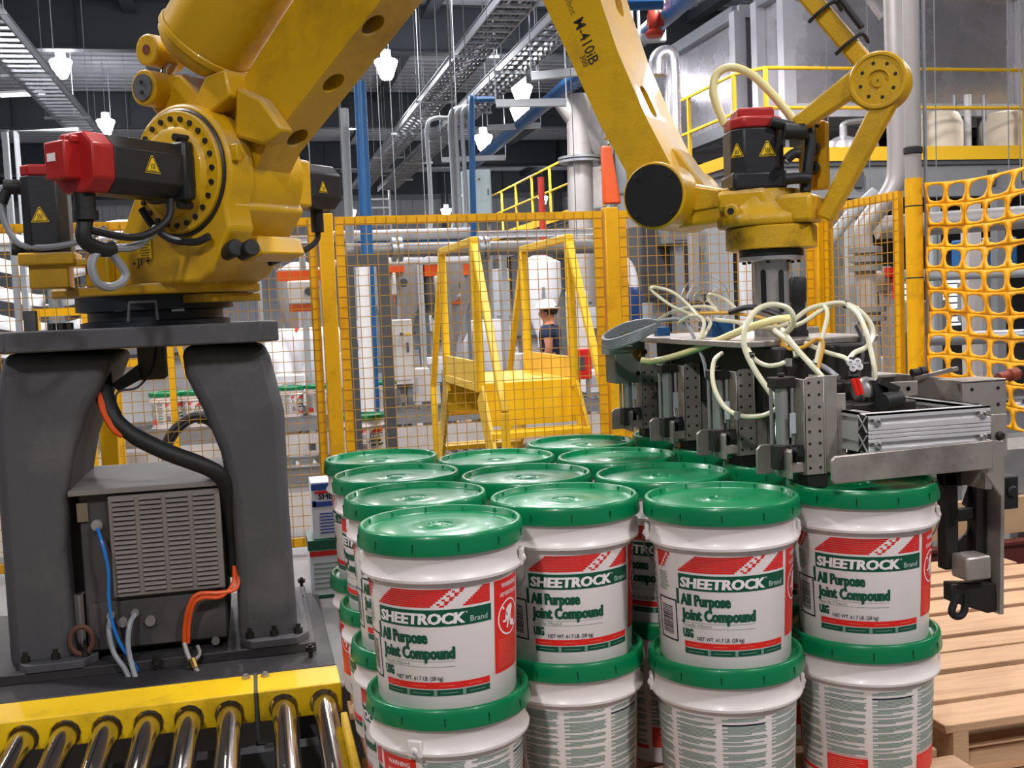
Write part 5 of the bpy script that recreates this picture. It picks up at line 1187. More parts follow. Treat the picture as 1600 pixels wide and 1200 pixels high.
for sgn, wi, dy in ((1, 18, .03), (-1, 22, .012)):
    bx_, by_, bz_ = V[wi]
    for f in range(5):
        ox = (f - 1.5) * .018 if f < 4 else -.012 * sgn
        L_ = (.055, .065, .062, .05, .04)[f]; i0 = len(V)
        V += [(bx_ + ox, by_ + .025, bz_ - .03), (bx_ + ox, by_ + .035 + (.02 if f == 4 else 0), bz_ - .03 - L_)]
        E_ += [(wi, i0), (i0, i0 + 1)]; Rr += [.010, .008]
skin('body', V, E_, Rr, M_SKIN, pt)
V2 = S([(0, 0, .93), (0, 0, 1.15), (0, -.01, 1.38), (0, 0, 1.455), (.19, -.01, 1.405), (.235, -.025, 1.24), (-.19, -.01, 1.405), (-.235, -.03, 1.24)])
skin('shirt', V2, [(0, 1), (1, 2), (2, 3), (2, 4), (4, 5), (2, 6), (6, 7)], [(.155, .125), (.155, .125), (.18, .13), .08, .078, .075, .078, .075], M_NAVY, pt)
V3 = S([(0, 0, .97), (.10, 0, .86), (.11, .02, .50), (.11, -.01, .07), (-.10, 0, .86), (-.11, -.02, .50), (-.11, -.06, .07)])
skin('jeans', V3, [(0, 1), (1, 2), (2, 3), (0, 4), (4, 5), (5, 6)], [(.15, .12), .105, .078, .066, .105, .078, .066], M_JEANS, pt)
hz = 1.70 * k_
hh = MB().lathe([(.112, 0), (.150, .002), (.150, .008), (.118, .012), (.112, .05), (.085, .095), (.045, .115), (0, .118)], 28, (0, 0, 0), cap=False)
hh.obox((0, .145, .004), (.07, 0, 0), (0, .035, 0), (0, 0, .004)).obox((0, .0, .112), (.014, 0, 0), (0, .08, 0), (0, 0, .010))
o = MB(); o.v, o.f, o.m = [Vector((v.x, v.y + .03, v.z + hz)) + ORG[pt.name] for v in hh.v], hh.f, hh.m
o.build('hard_hat', M_WHITE, pt)
hr = MB().lathe([(.070, -.075), (.084, -.04), (.088, 0), (.08, .03), (0, .05)], 20, ORG[pt.name] + Vector((0, -.012, hz - .005)), cap=True); hr.build('hair', mat('hair_brown', '2E1F18', .7), pt)
for s in (-1, 1): MB().lathe([(.0, 0), (.018, .004), (.014, .014), (0, .016)], 10, ORG[pt.name] + Vector((s * .085, .02, 1.63 * k_)), (s, 0, 0)).build('ear', M_SKIN, pt)
nz_ = ORG[pt.name] + Vector((0, .105, 1.625 * k_))
MB().lathe([(.012, -.02), (.016, 0), (.006, .03)], 8, nz_ + Vector((0, .0, -.012)), (0, .35, 1)).build('nose', M_SKIN, pt)
for s in (-1, 1): MB().lathe([(0, 0), (.009, .003), (0, .007)], 8, nz_ + Vector((s * .03, -.008, .022)), (0, 1, 0)).build('eye', M_INK, pt)
MB().obox(nz_ + Vector((0, -.005, -.045)), (.022, 0, 0), (0, .004, 0), (0, 0, .004)).build('mouth', mat('lips', '8A4A40', .6), pt)
for s in (-1, 1): MB().obox(ORG[pt.name] + Vector((s * .10, (.08 if s > 0 else .03), .05)), (.05, 0, 0), (0, .13, 0), (0, 0, .05)).build('boot', M_RUBBER, pt, bevel=.02)

# ================================================================== BACKGROUND MACHINERY
def pxbox(a, b, y, th):
    p, q = PY(*a, y), PY(*b, y); return (min(p.x, q.x), max(p.x, q.x), y, y + th, min(p.z, q.z), max(p.z, q.z))
def pipe(l, r, mt, label, cat='pipe', name='pipe', flanges=(), sm=True, stand=False, hang=False):
    P = [PD(*p) for p in l]
    t = thing(name, P[-1], label, cat)
    if stand: P = P + [Vector((P[-1].x, P[-1].y, 0.0))]
    MB().tube(P, r, 14, 6, smooth=sm).build('run', mt, t)
    if hang:
        for q in (P[0].lerp(P[-1], .1), P[0].lerp(P[-1], .9)): MB().cyl(q, (q.x, q.y, 8.0), .004, seg=5).build('hanger_rod', M_MGREY, t)
    for f in flanges:
        c = PD(*f[:3]); MB().lathe([(r * 1.1, -.05), (r * 1.7, -.045), (r * 1.7, -.01), (r * 1.15, -.01), (r * 1.15, .01), (r * 1.7, .01), (r * 1.7, .045), (r * 1.1, .05)], 16, c, f[3] if len(f) > 3 else (0, 0, 1)).build('flange', M_GALV, t)
    return t
def upright(name, p, r, z1, mt, label, cat):
    t = thing(name, (p.x, p.y, 0), label, cat)
    MB().box(p.x - r, p.x + r, p.y - r, p.y + r, .015, z1).build('shaft', mt, t, bevel=min(.008, r * .25))
    MB().box(p.x - r - .05, p.x + r + .05, p.y - r - .05, p.y + r + .05, 0, .015).build('base_plate', M_MGREY, t)
    MB().box(p.x - r - .006, p.x + r + .006, p.y - r - .006, p.y + r + .006, z1, z1 + .012).build('cap', M_MGREY, t)
def simple(name, mb, mt, label, cat, **k): return tag(mb.build(name, mt, **k), label, cat)

# --- roller conveyors beyond the fence with pails travelling on them
def line(y0, x0, x1, z, label, w=.55):
    t = thing('roller_conveyor', ((x0 + x1) / 2, y0, 0), label, 'conveyor', 'conveyors beyond the fence')
    for y in (y0 - w / 2, y0 + w / 2):
        MB().box(x0, x1, y - .02, y + .02, z - .13, z + .015).box(x0, x1, y - .03, y + .03, z + .005, z + .015).build('side_rail', M_GALV, t)
    MB().box(x0, x1, y0 - w / 2 - .035, y0 - w / 2 - .025, z - .42, z - .16).build('skirt', M_OFFW, t)
    n = int((x1 - x0) / .12); r0 = None
    for i in range(n):
        x = x0 + .06 + i * .12
        if r0 is None: r0 = MB().cyl((x, y0 - w / 2, z - .028), (x, y0 + w / 2, z - .028), .027, seg=12).build('roller', M_CHROME, t)
        else:
            c = r0.copy(); COL.objects.link(c); c.parent = t; c.location.x = i * .12
    for k in range(int((x1 - x0) / 1.5) + 1):
        x = x0 + .1 + k * 1.5
        for y in (y0 - w / 2, y0 + w / 2): MB().box(x - .025, x + .025, y - .025, y + .025, 0, z - .12).build('leg', M_GALV, t)
    for k in range(10):
        x = x0 + .5 + k * (x1 - x0) / 10
        if k % 2: MB().box(x, x + .07, y0 - w / 2 - .045, y0 - w / 2 - .035, z - .33, z - .26).build('control_box', M_DGREY, t)
    return t
def far_pail(px, py, yl, label, dz, rot):
    p = PY(px, py, yl); c = clone(PAIL); c.location = (p.x, p.y, dz); c.rotation_euler.z = rot; c['label'] = label; c['group'] = 'pails on the far conveyors'
line(7.72, -4.0, 0.95, .52, 'grey roller conveyor just beyond the fence, ending by the dark steel portal')
line(11.6, -6.0, 6.0, .50, 'long grey roller conveyor in the middle distance')
line(9.9, -6.0, -.1, .62, 'grey roller conveyor seen through the pedestal arch')
far_pail(569, 675, 7.72, 'pail on the far conveyor left of the yellow stair, nearer one', .521, .2)
far_pail(600, 640, 11.6, 'pail on the far conveyor behind the blue pipe', .501, .3)
far_pail(312, 690, 9.9, 'pail seen through the arch above the black hose loop', .621, -.1)
far_pail(262, 640, 9.9, 'pail at the left of the pedestal arch, far conveyor', .621, .4)
far_pail(286, 640, 11.6, 'second pail behind the arch, just right of the first', .501, .2)
far_pail(499, 615, 11.6, 'pail partly hidden behind the yellow fence post', .501, .5)
far_pail(454, 628, 11.6, 'pail left of the fence post on the far conveyor', .501, .5)
far_pail(800, 590, 11.6, 'pail behind the yellow stair platform', .501, .5)
# white cartons on the platform beside the pails
t = thing('carton', (0.28, 4.48, .40), 'white and green carton standing on the platform by the pails, lower one', 'box')
MB().box(.175, .40, 4.42, 4.62, .40, .635).build('body', M_CARD, t, bevel=.003)
MB().box(.170, .405, 4.415, 4.625, .60, .640).build('green_top', M_LGREEN, t)
MB().box(.174, .401, 4.4185, 4.42, .40, .415).build('green_stripe', M_LGREEN, t)
w = MB()
for k in range(6): w.box(.19, .30, 4.4185, 4.42, .44 + k * .02, .447 + k * .02)
w.build('print', M_LTEXT, t); MB().box(.175, .30, 4.4180, 4.42, .575, .595).build('red_print', M_LRED, t)
t = thing('carton', (0.30, 4.48, .642), 'white and blue carton on top of the green one, with red stripe', 'box')
MB().box(.195, .40, 4.43, 4.60, .642, .875).build('body', M_CARD, t, bevel=.003)
MB().box(.195, .40, 4.4285, 4.43, .842, .868).box(.20, .28, 4.4285, 4.43, .775, .795).box(.195, .212, 4.4285, 4.43, .775, .80).build('blue_print', M_CARDBL, t)
w = MB(); flat_text(w, 'SHE', (.222, 4.4280, .805), (1, 0, 0), (0, 0, 1), .034, .001); w.build('lettering', M_LBLACK, t)
MB().box(.21, .30, 4.4285, 4.43, .828, .838).build('red_print', M_LRED, t)
w = MB()
for k in range(7): w.box(.225, .29, 4.4285, 4.43, .665 + k * .013, .670 + k * .013)
w.build('print', M_CARDBL, t)

# --- dark portal frame, blue pipe and stands between conveyor and stair
t = thing('steel_portal', (0.77, 7.3, 0), 'dark grey steel portal frame around the blue pipe behind the mesh', 'frame')
MB().box(.60, .675, 7.25, 7.33, 0, 1.93).build('upright', M_DGREY, t); MB().box(.835, .905, 7.25, 7.33, 0, 1.93).build('upright', M_DGREY, t); MB().box(.675, .835, 7.25, 7.33, 1.855, 1.93).build('lintel', M_DGREY, t)
pipe([(562, 128, 9.0), (574, 400, 9.0), (587, 720, 9.0)], .050, M_BLUEP, 'blue vertical pipe between the robot arm and the yellow stair', stand=True)
pipe([(538, 170, 9.6), (548, 400, 9.6), (556, 690, 9.6)], .036, M_LGREY, 'light grey vertical pipe left of the blue one', stand=True)
pipe([(566, 400, 8.6), (576, 690, 8.6)], .055, M_WHITE, 'white round post inside the dark portal', stand=True)
pipe([(540, 392, 9.3), (700, 389, 9.5), (940, 385, 9.8)], .062, mat('duct_grey', '8A8886', .5, .2), 'grey horizontal duct crossing behind the top of the stair', sm=False, hang=True, flanges=((755, 388, 9.55, (1, 0, 0)), (620, 390, 9.4, (1, 0, 0))))
for i, (y, r, mt, nm) in enumerate(((371, .035, M_LGREY, 'upper'), (380, .02, M_BLUEP, 'thin blue'), (363, .03, M_WHITE, 'topmost white'), (409, .035, M_WHITE, 'lower white'))):
    pipe([(520, y + 3, 10.4), (640, y, 10.5), (738, y - 3, 10.6)], r, mt, nm + ' horizontal conduit behind the gate mesh', sm=False, hang=True)
# grey conduits sweeping up to the trays
for i, (x, y0) in enumerate(((667, 188), (703, 172), (712, 170), (722, 168), (734, 158))):
    lb = ('leftmost', 'second', 'third', 'fourth', 'rightmost')[i]
    pipe([(x + 45 - i * 9, y0 - 2, 11.0), (x + 12, y0 - 3, 10.8), (x, y0 + 14, 10.7), (x + 4, 270, 10.7), (x + 6, 352 - i * 2, 10.7), (x - 10, 368, 10.6), (640 + i * 4, 371, 10.6)], .022, M_LGREY, lb + ' of the grey conduits bending up from the gate', name='conduit')
pipe([(735, 375, 10.5), (740, 362, 10.5), (738, 260, 10.5), (737, 160, 10.5), (742, 156, 10.6), (770, 155, 10.8)], .03, M_BLUEP, 'blue pipe standing beside the grey conduits', hang=True)
pipe([(1125, -50, 10.6), (1062, 5, 12), (1000, 60, 14), (900, 122, 16.5), (745, 252, 24)], .115, M_BLUEP, 'thick blue sprinkler main slanting behind the lettered arm', sm=False, hang=True)
pipe([(966, 8, 11.5), (1036, 6, 11.5)], .06, M_BLUEP, 'blue pipe end at the top beside the lettered arm', hang=True)
t = thing('red_valve', PD(1026, 45, 12.3), 'red valve on the blue main at the top right of the arm', 'valve')
MB().lathe([(.09, -.14), (.11, -.10), (.06, -.05), (.08, 0), (.08, .10), (.05, .20), (.03, .24)], 14, PD(1022, 38, 12.4)).build('body', mat('valve_red', 'B0341E', .5), t); MB().cyl(PD(1012, 40, 12.4), PD(1036, 34, 12.4), .05, seg=12).build('branch', MATS['valve_red'], t)
MB().lathe([(.03, 0), (.035, .10), (.08, .11), (.08, .16)], 12, PD(1022, 20, 12.4)).build('stem', MATS['valve_red'], t)
# strut channels crossing under the trays
for a, b, d, lb in (((985, 62), (1040, 58), 13, 'grey strut channel beside the red valve'), ((775, 162), (885, 160), 15, 'grey strut channel below the bright lamp pair'), ((830, 120), (905, 112), 14, 'grey strut channel left of the lettered arm'), ((690, 250), (790, 246), 22, 'grey strut channel beside the conduits'), ((762, 200), (845, 196), 20, 'grey strut channel above the far cabinet')):
    t = thing('strut_channel', PD(*a, d), lb, 'strut', 'strut channels under the trays'); MB().bar(PD(*a, d), PD(*b, d), .1, .1).build('channel', M_LGREY, t)
    for p in (PD(*a, d), PD(*b, d)): MB().cyl(p, (p.x, p.y, 7.9), .01, seg=6).build('hanging_rod', M_GALV, t)

# --- orange hoists and filling stations
for a, b, y, lb in (((432, 424), (502, 440), 12.2, 'orange monorail hoist left of the fence post'), ((598, 412), (632, 428), 12.4, 'orange monorail hoist beside the blue pipe'), ((663, 414), (733, 432), 12.6, 'orange monorail hoist behind the left stair rail')):
    x0, x1, y0, y1, z0, z1 = pxbox(a, b, y, .25)
    t = thing('chain_hoist', ((x0 + x1) / 2, y, z0), lb, 'hoist', 'orange hoists')
    MB().box(x0, x1, y, y + .12, z0 + .02, z1).build('beam', M_ORANGE, t); MB().box(x0 + .1, x1 - .1, y - .02, y + .15, z0 - .24, z0 + .02).build('housing', M_OFFW, t, bevel=.02)
    MB().cyl(((x0 + x1) / 2 + .1, y - .02, z0 - .10), ((x0 + x1) / 2 + .1, y - .03, z0 - .10), .05, seg=14).build('dial', M_DGREY, t)
    MB().box(x0 + .12, x1 - .12, y, y + .12, z0 - .32, z0 - .24).build('lower_beam', mat('orange_dark', 'C8501E', .5), t)
    for x in (x0 + .05, x1 - .05): MB().cyl((x, y + .06, z1), (x, y + .06, 7.9), .005, seg=6).build('hanger', M_GALV, t)
MB_ = MB().box(-6, 8, 12.555, 12.565, 2.37, 2.43).box(-6, 8, 12.5, 12.62, 2.36, 2.372).box(-6, 8, 12.5, 12.62, 2.43, 2.44).build('monorail_beam', M_WHITE); tag(MB_, 'white monorail beam above the orange hoists', 'beam')
def station(px0, px1, py0, py1, y, lb, mt=M_LGREY):
    x0, x1, _, _, z0, z1 = pxbox((px0, py0), (px1, py1), y, .3)
    t = thing('control_cabinet', ((x0 + x1) / 2, y + .15, 0), lb, 'cabinet')
    MB().box(x0, x1, y, y + .3, max(z0, .25), z1).build('body', mt, t, bevel=.01); MB().box(x0 + .03, x1 - .03, y - .012, y, max(z0, .25) + .05, z1 - .06).build('door', mt, t, bevel=.004)
    MB().box(x1 - .07, x1 - .05, y - .03, y - .012, (z0 + z1) / 2, (z0 + z1) / 2 + .10).build('handle', M_DGREY, t)
    for k in range(3): MB().cyl((x0 + .10 + k * .07, y - .012, z1 - .16), (x0 + .10 + k * .07, y - .024, z1 - .16), .02, seg=10).build('indicator', M_SIGNY if k == 1 else M_DGREY, t)
    for x in (x0 + .04, x1 - .04): MB().box(x - .03, x + .03, y + .1, y + .2, 0, max(z0, .25)).build('leg', M_MGREY, t)
station(630, 668, 432, 545, 12.9, 'grey control cabinet with yellow indicator behind the gate mesh')
station(612, 648, 500, 600, 11.9, 'light cabinet standing low beside the grey hopper', M_OFFW)
station(776, 800, 420, 540, 15.0, 'narrow grey cabinet between the stair handrails')
station(893, 922, 455, 560, 13.5, 'tall light cabinet right of the person', M_OFFW)
station(725, 770, 265, 345, 17.5, 'grey green electrical cabinet on the mezzanine beside the blue pipe', mat('cabinet_green', '8E9C9C', .5))
# hoppers
for px, d, lb in ((622, 12.8, 'grey conical hopper behind the dark portal'), (700, 13.0, 'grey conical hopper behind the left stair frame'), (845, 15.5, 'white conical dust sock behind the right stair frame'), (470, 14.4, 'grey conical hopper behind the fence post')):
    p = PD(px, 470, d); mt = M_WHITE if px == 845 else M_PIPE
    t = thing('hopper', (p.x, p.y, 0), lb, 'hopper')
    MB().lathe([(.06, .95), (.07, 1.1), (.30, 1.75), (.30, 2.15), (.1, 2.25)], 24, (p.x, p.y, 0)).build('cone', mt, t)
    for k in range(3):
        a = 2 * PI * k / 3 + .4; MB().box(p.x + .29 * math.cos(a) - .02, p.x + .29 * math.cos(a) + .02, p.y + .29 * math.sin(a) - .02, p.y + .29 * math.sin(a) + .02, 0, 1.8).build('leg', M_GALV, t)
# bulk bag
def lump(name, c, s, mt, label, cat, seed):
    rnd = random.Random(seed); w = MB(); prof = []
    for k in range(11):
        u = k / 10; prof.append((max(.02, s[0] * (math.sin(PI * min(1, max(0, .08 + .84 * u))) ** .35) * (1 + rnd.uniform(-.05, .05))), s[1] * u))
    w.lathe(prof, 24, c)
    for v in w.v: v.x += .03 * math.sin(v.z * 9 + v.y * 11); v.y += .03 * math.sin(v.z * 7 + v.x * 13)
    return simple(name, w, mt, label, cat, angle=80)
for px, d, lb, sd in ((765, 13.6, 'white bulk bag behind the sloping stair rail', 1), (500, 13.0, 'white bulk bag behind the yellow fence post', 2), (432, 12.8, 'white bulk bag right of the pedestal top', 3)):
    p = PD(px, 560, d); lump('bulk_bag', (p.x, p.y, .15), (.36, 1.25), M_WHITE, lb, 'bag', sd)
    pallet(p.x - .45, p.x + .45, .14, [(p.y - .45 + k * .15, p.y - .45 + k * .15 + .11) for k in range(6)], 'wooden pallet below the ' + lb)
for px, w_, d, mt, lb in ((545, 10, 13.5, M_LGREY, 'left'), (715, 9, 13.2, M_WHITE, 'white'), (660, 8, 12.4, M_LGREY, 'middle'), (790, 10, 13.0, M_LGREY, 'right hand'), (478, 9, 12.5, M_LGREY, 'far left'), (408, 7, 11.5, M_LGREY, 'outer left')):
    p = PD(px, 500, d); r = w_ / 1700 * d / 2; q = PD(px, 385, d)
    upright('upright_post', p, r, 2.3, mt, lb + ' slim upright post among the filling stations', 'post')
# filling line clutter: small machine housings
HOUS = [(402, 12.2, .52, .14, .30, M_OFFW, 'cream low housing right of the pedestal top'), (425, 13.4, .95, .12, .22, M_LGREY, 'grey raised housing above the far conveyor right of the pedestal'),
 (452, 12.4, .52, .16, .36, M_WHITE, 'white housing left of the yellow fence post'), (470, 14.2, 1.2, .10, .18, M_LRED, 'small red housing high behind the fence post'),
 (548, 12.6, .7, .12, .40, M_WHITE, 'white housing just right of the fence post'), (560, 14.0, 1.2, .14, .25, M_OFFW, 'cream housing high inside the portal'),
 (590, 12.9, .52, .18, .42, M_MGREY, 'grey housing low at the foot of the blue pipe'), (606, 13.2, 1.1, .10, .20, M_LRED, 'small red housing right of the portal'),
 (640, 12.3, .52, .20, .38, M_OFFW, 'cream housing below the grey control cabinet'), (655, 14.5, .95, .14, .40, M_GALV, 'metal housing beside the grey control cabinet'),
 (676, 12.7, .7, .12, .30, M_WHITE, 'white housing left of the stair frame'), (690, 14.8, 1.25, .16, .22, M_LGREY, 'grey housing high behind the left stair frame'),
 (722, 12.5, .52, .22, .34, M_LGREY, 'grey housing between the left stair posts'), (745, 13.9, .9, .10, .42, M_GALV, 'narrow metal housing behind the thick stair post'),
 (782, 12.4, .52, .16, .24, M_TAN, 'tan housing below the sloping stair rail'), (800, 14.6, 1.15, .16, .30, M_MGREY, 'grey housing high between the stair frames'),
 (820, 12.8, .7, .14, .30, M_OFFW, 'cream housing behind the right stair frame'), 
 (885, 13.0, .52, .18, .30, M_DGREY, 'dark housing right of the person'), (905, 12.3, .7, .12, .34, M_LRED, 'red housing behind the last stair post'),
 (918, 14.8, 1.2, .18, .30, M_LGREY, 'grey housing high left of the second fence post'), (930, 12.6, .52, .16, .26, M_WHITE, 'white housing at the foot of the second fence post')]
for px, d, z, s, h, mt, lb in HOUS:
    p = PD(px, 560, d)
    t = thing('machine_housing', (p.x, p.y, 0), lb, 'machine', 'filling line housings')
    MB().box(p.x - s, p.x + s, p.y - s * .7, p.y + s * .7, z, z + h).build('body', mt, t, bevel=.012)
    MB().box(p.x - s * .6, p.x + s * .3, p.y - s * .7 - .01, p.y - s * .7, z + h * .3, z + h * .75).build('cover', M_DGREY if px % 2 else M_LGREY, t)
    for sx in (-1, 1): MB().box(p.x + sx * s * .8 - .02, p.x + sx * s * .8 + .02, p.y - .02, p.y + .02, 0, z).build('leg', M_GALV, t)

# --- far left: stacked white curved chutes on a post
bp_ = PD(85, 440, 13.0)
t = thing('chute_stack', (bp_.x, bp_.y, 0), 'stack of white curved spiral chute flights around a grey post at far left', 'chute')
MB().cyl((bp_.x, bp_.y, 0), (bp_.x, bp_.y, 2.75), .085, seg=18).build('post', M_LGREY, t)
for k in range(5):
    for s in (-1, 1):
        w = MB(); vs = []; n = 12; z0 = 1.12 + k * .33
        for i in range(n + 1):
            u = i / n; x = bp_.x + s * (.10 + .95 * u); z = z0 + .13 * math.sin(PI * min(1, u * 1.1) * .55) ** 1.5; y = bp_.y - .1 - .35 * math.sin(PI * u)
            hh_ = .17 - .03 * math.cos(PI * u)
            vs += [Vector((x, y, z)), Vector((x, y, z + hh_)), Vector((x, y + .7, z + .02)), ]
        fs = []
        for i in range(n): a = 3 * i; b = a + 3; fs += [(a, b, b + 1, a + 1), (a, a + 2, b + 2, b)]
        o = w.add(vs, fs).build('flight', M_WHITE, t); sd = o.modifiers.new('thick', 'SOLIDIFY'); sd.thickness = .012
for px in (25, 38): 
    p = PD(px, 440, 11.5); upright('upright_post', p, .032, 2.2 if px == 38 else 3.6, M_LGREY, ('thin grey post in front of the white chutes' if px == 38 else 'tall thin grey post left of the white chutes'), 'post')
# tall white goal shaped frame at far left
P_ = [PD(38, 340, 14), PD(25, 205, 14), PD(122, 203, 14)]
t = thing('goal_frame', P_[0], 'thin white pipe frame standing at the upper left behind the robot', 'frame'); MB().tube([Vector((P_[1].x, P_[1].y, 0)), P_[1], P_[2]], .035, 10, smooth=False).build('run', M_LGREY, t)
P_ = [PD(38, 100, 16)]
# yellow guard rails at left, beyond the fence
for a, lb in (((56, 132), 'yellow guard rail seen left of the robot base'), ((176, 262), 'yellow guard stand seen below the pedestal plate')):
    x0 = PY(a[0], 480, 8.6).x; x1 = PY(a[1], 480, 8.6).x
    t = thing('guard_rail', ((x0 + x1) / 2, 8.6, 0), lb, 'guard rail')
    for x in (x0, x1): MB().box(x - .022, x + .022, 8.57, 8.63, 0, 1.68).build('post', M_FENCEY, t)
    MB().box(x0, x1, 8.58, 8.62, 1.62, 1.68).build('top_rail', M_FENCEY, t); MB().bar((x1, 8.6, 1.66), (x1 + .12, 8.6, 1.1), .035, .035).build('brace', M_FENCEY, t); MB().box(x0, x1, 8.58, 8.62, 1.22, 1.28).build('mid_rail', M_FENCEY, t)
p = PD(300, 672, 6.2)
t = thing('hose_loop', (p.x, p.y, .4), 'black hose loop with cable tie seen through the pedestal arch', 'hose')
MB().tube([PD(a, b, 6.4) for a, b in ((255, 700), (270, 672), (300, 650), (325, 652), (345, 672), (352, 700))], .022, 8).build('run', M_CABK, t)
MB().tube([PD(a, b, 6.45) for a, b in ((262, 700), (280, 672), (305, 656), (330, 664), (345, 690))], .018, 8).build('inner_run', M_CABK, t)
q_ = PD(255, 700, 6.4); MB().cyl((q_.x, q_.y, 0), q_, .015, seg=8).build('holder', M_GALV, t)
x0, x1, y0, y1, _, _ = pxbox((255, 700), (362, 640), 7.0, .4)
t = thing('machine_plinth', ((x0 + x1) / 2, 7.2, 0), 'pale machine base beyond the fence, seen through the arch', 'machine')
MB().box(x0, x1, y0, y1, .06, .55).build('body', M_OFFW, t, bevel=.015); MB().box(x0 + .03, x1 - .03, y0 - .012, y0, .12, .48).build('access_panel', M_LGREY, t, bevel=.004)
for x in (x0 + .05, x1 - .05): MB().cyl((x, y0 + .05, 0), (x, y0 + .05, .06), .025, seg=10).build('levelling_foot', M_DGREY, t)

# ================================================================== MEZZANINE WITH TANKS (right)
MX, MY, MZ = 6.27, 12.9, 3.41
t = thing('mezzanine', (10, 20, 0), 'steel mezzanine with yellow toe boards and handrails at upper right', 'mezzanine')
MB().box(MX + .02, 20, MY + .02, 34, MZ - .22, MZ - .14).build('deck', M_DGREY, t)
MB().box(MX, MX + .03, MY, 34, MZ - .14, MZ + .02).build('toe_board', M_MEZY, t); MB().box(MX, 20, MY, MY + .03, MZ - .16, MZ + .02).build('toe_board', M_MEZY, t)
MB().box(MX + .06, 20, MY + .05, MY + .2, MZ - .62, MZ - .18).box(MX + .06, 20, MY + .02, MY + .24, MZ - .64, MZ - .60).build('edge_beam', M_MGREY, t); MB().box(MX + .06, MX + .2, MY + .1, 34, MZ - .62, MZ - .18).build('edge_beam', M_MGREY, t)
for k in range(6): MB().box(MX + 1.5 + k * 2.0, MX + 1.62 + k * 2.0, MY + .01, MY + .05, MZ - .5, MZ - .3).build('splice_plate', M_DGREY, t)
for z in (MZ + .52, MZ + 1.02):
    MB().tube([(MX, 34, z), (MX, MY + .4, z), (MX + .25, MY, z), (20, MY, z)], .024, 8, smooth=False).build('handrail', M_MEZY, t)
for k in range(15): y = MY + .4 + k * 1.5; MB().box(MX - .022, MX + .022, y - .022, y + .022, MZ - .14, MZ + 1.02).build('post', M_MEZY, t)
for k in range(8): x = MX + .25 + k * 1.9; MB().box(x - .025, x + .025, MY - .022, MY + .022, MZ - .45, MZ + 1.02).build('post', M_MEZY, t)
for x, y in ((7.6, 13.2), (11.0, 13.2), (14.5, 13.2), (MX + .3, 18), (MX + .3, 23), (MX + .3, 28)): MB().box(x - .13, x + .13, y - .13, y + .13, 0, MZ - .2).build('column', M_MGREY, t)
# rectangular stainless tanks on the mezzanine
M_TANKF = mat('tank_frame', 'C8C8CC', .45, .1, vary=.08)
def tank(x0, x1, y0, y1, z0, z1, lb, side):
    t = thing('stainless_tank', ((x0 + x1) / 2, (y0 + y1) / 2, z0), lb, 'tank')
    MB().box(x0 + .06, x1 - .06, y0 + .06, y1 - .06, z0 + .3, z1 - .05).build('body', M_STAIN, t, bevel=.05)
    for x in (x0, x1): 
        for y in (y0, y1): MB().box(x - .09, x + .09, y - .09, y + .09, z0, z1).build('corner_post', M_TANKF, t)
    for z in (z0 + .25, z1):
        for y in (y0, y1): MB().box(x0, x1, y - .08, y + .08, z - .09, z + .09).build('frame_rail', M_TANKF, t)
        for x in (x0, x1): MB().box(x - .08, x + .08, y0, y1, z - .09, z + .09).build('frame_rail', M_GALV, t)
    for x in (x0 + .3, x1 - .3):
        for y in (y0 + .3, y1 - .3): MB().box(x - .06, x + .06, y - .06, y + .06, z0 - .55, z0 + .3).build('support_leg', M_GALV, t)
MZD = MZ - .14
tank(7.2, 9.0, 15.1, 18.4, MZD + .55, 5.72, 'stainless tank with framed side at left of the mezzanine, behind the hose', 0)
tank(7.35, 11.1, 13.9, 14.7, MZD + .55, 5.75, 'wide stainless tank facing the front on the mezzanine', 0)
for px, py, d, r, h, lb in ((1318, 232, 13.4, .30, .42, 'domed stainless vessel under the wide tank'), (1355, 215, 13.5, .16, .5, 'small vessel behind the domed one')):
    p = PY(px, py, d); t = thing('vessel', (p.x, p.y, MZD), lb, 'vessel'); z0 = MZD
    MB().lathe([(r, z0), (r, z0 + h * .45), (r * .85, z0 + h * .7), (r * .4, z0 + h * .85), (.05, z0 + h * .9), (.05, z0 + h * 1.2)], 28, (p.x, p.y, 0)).build('shell', M_STAIN, t)
    MB().tube([(p.x, p.y, z0 + h), (p.x, p.y, z0 + h * 1.25), (p.x + .15, p.y, z0 + h * 1.35), (p.x + .5, p.y, z0 + h * 1.4)], .04, 8).build('outlet', M_GALV, t)
for px, lb in ((1464, 'left beige insulated drum under the wide tank'), (1570, 'right beige insulated drum under the wide tank')):
    p = PY(px, 200, 13.5); t = thing('insulated_drum', (p.x, p.y, MZD), lb, 'drum')
    MB().lathe([(.34, MZD), (.34, MZD + .55), (.28, MZD + .68), (.1, MZD + .72)], 28, (p.x, p.y, 0)).build('shell', mat('insulation_beige', 'CFC3AE', .6), t); MB().lathe([(.345, MZD + .1), (.35, MZD + .12), (.345, MZD + .14)], 28, (p.x, p.y, 0), cap=False).build('band', M_GALV, t)
for px, d, lb in ((1492, 14.8, 'thin vertical pipe left of the pump stand'), (1512, 14.8, 'white vertical pipe of the pump stand'), (1538, 14.8, 'thin vertical pipe right of the pump stand')):
    p = PY(px, 200, 13.5); simple('riser_pipe', MB().cyl((p.x, p.y, MZD), (p.x, p.y, MZD + .95), .05 if px == 1512 else .03, seg=10), M_WHITE if px == 1512 else M_GALV, lb, 'pipe')
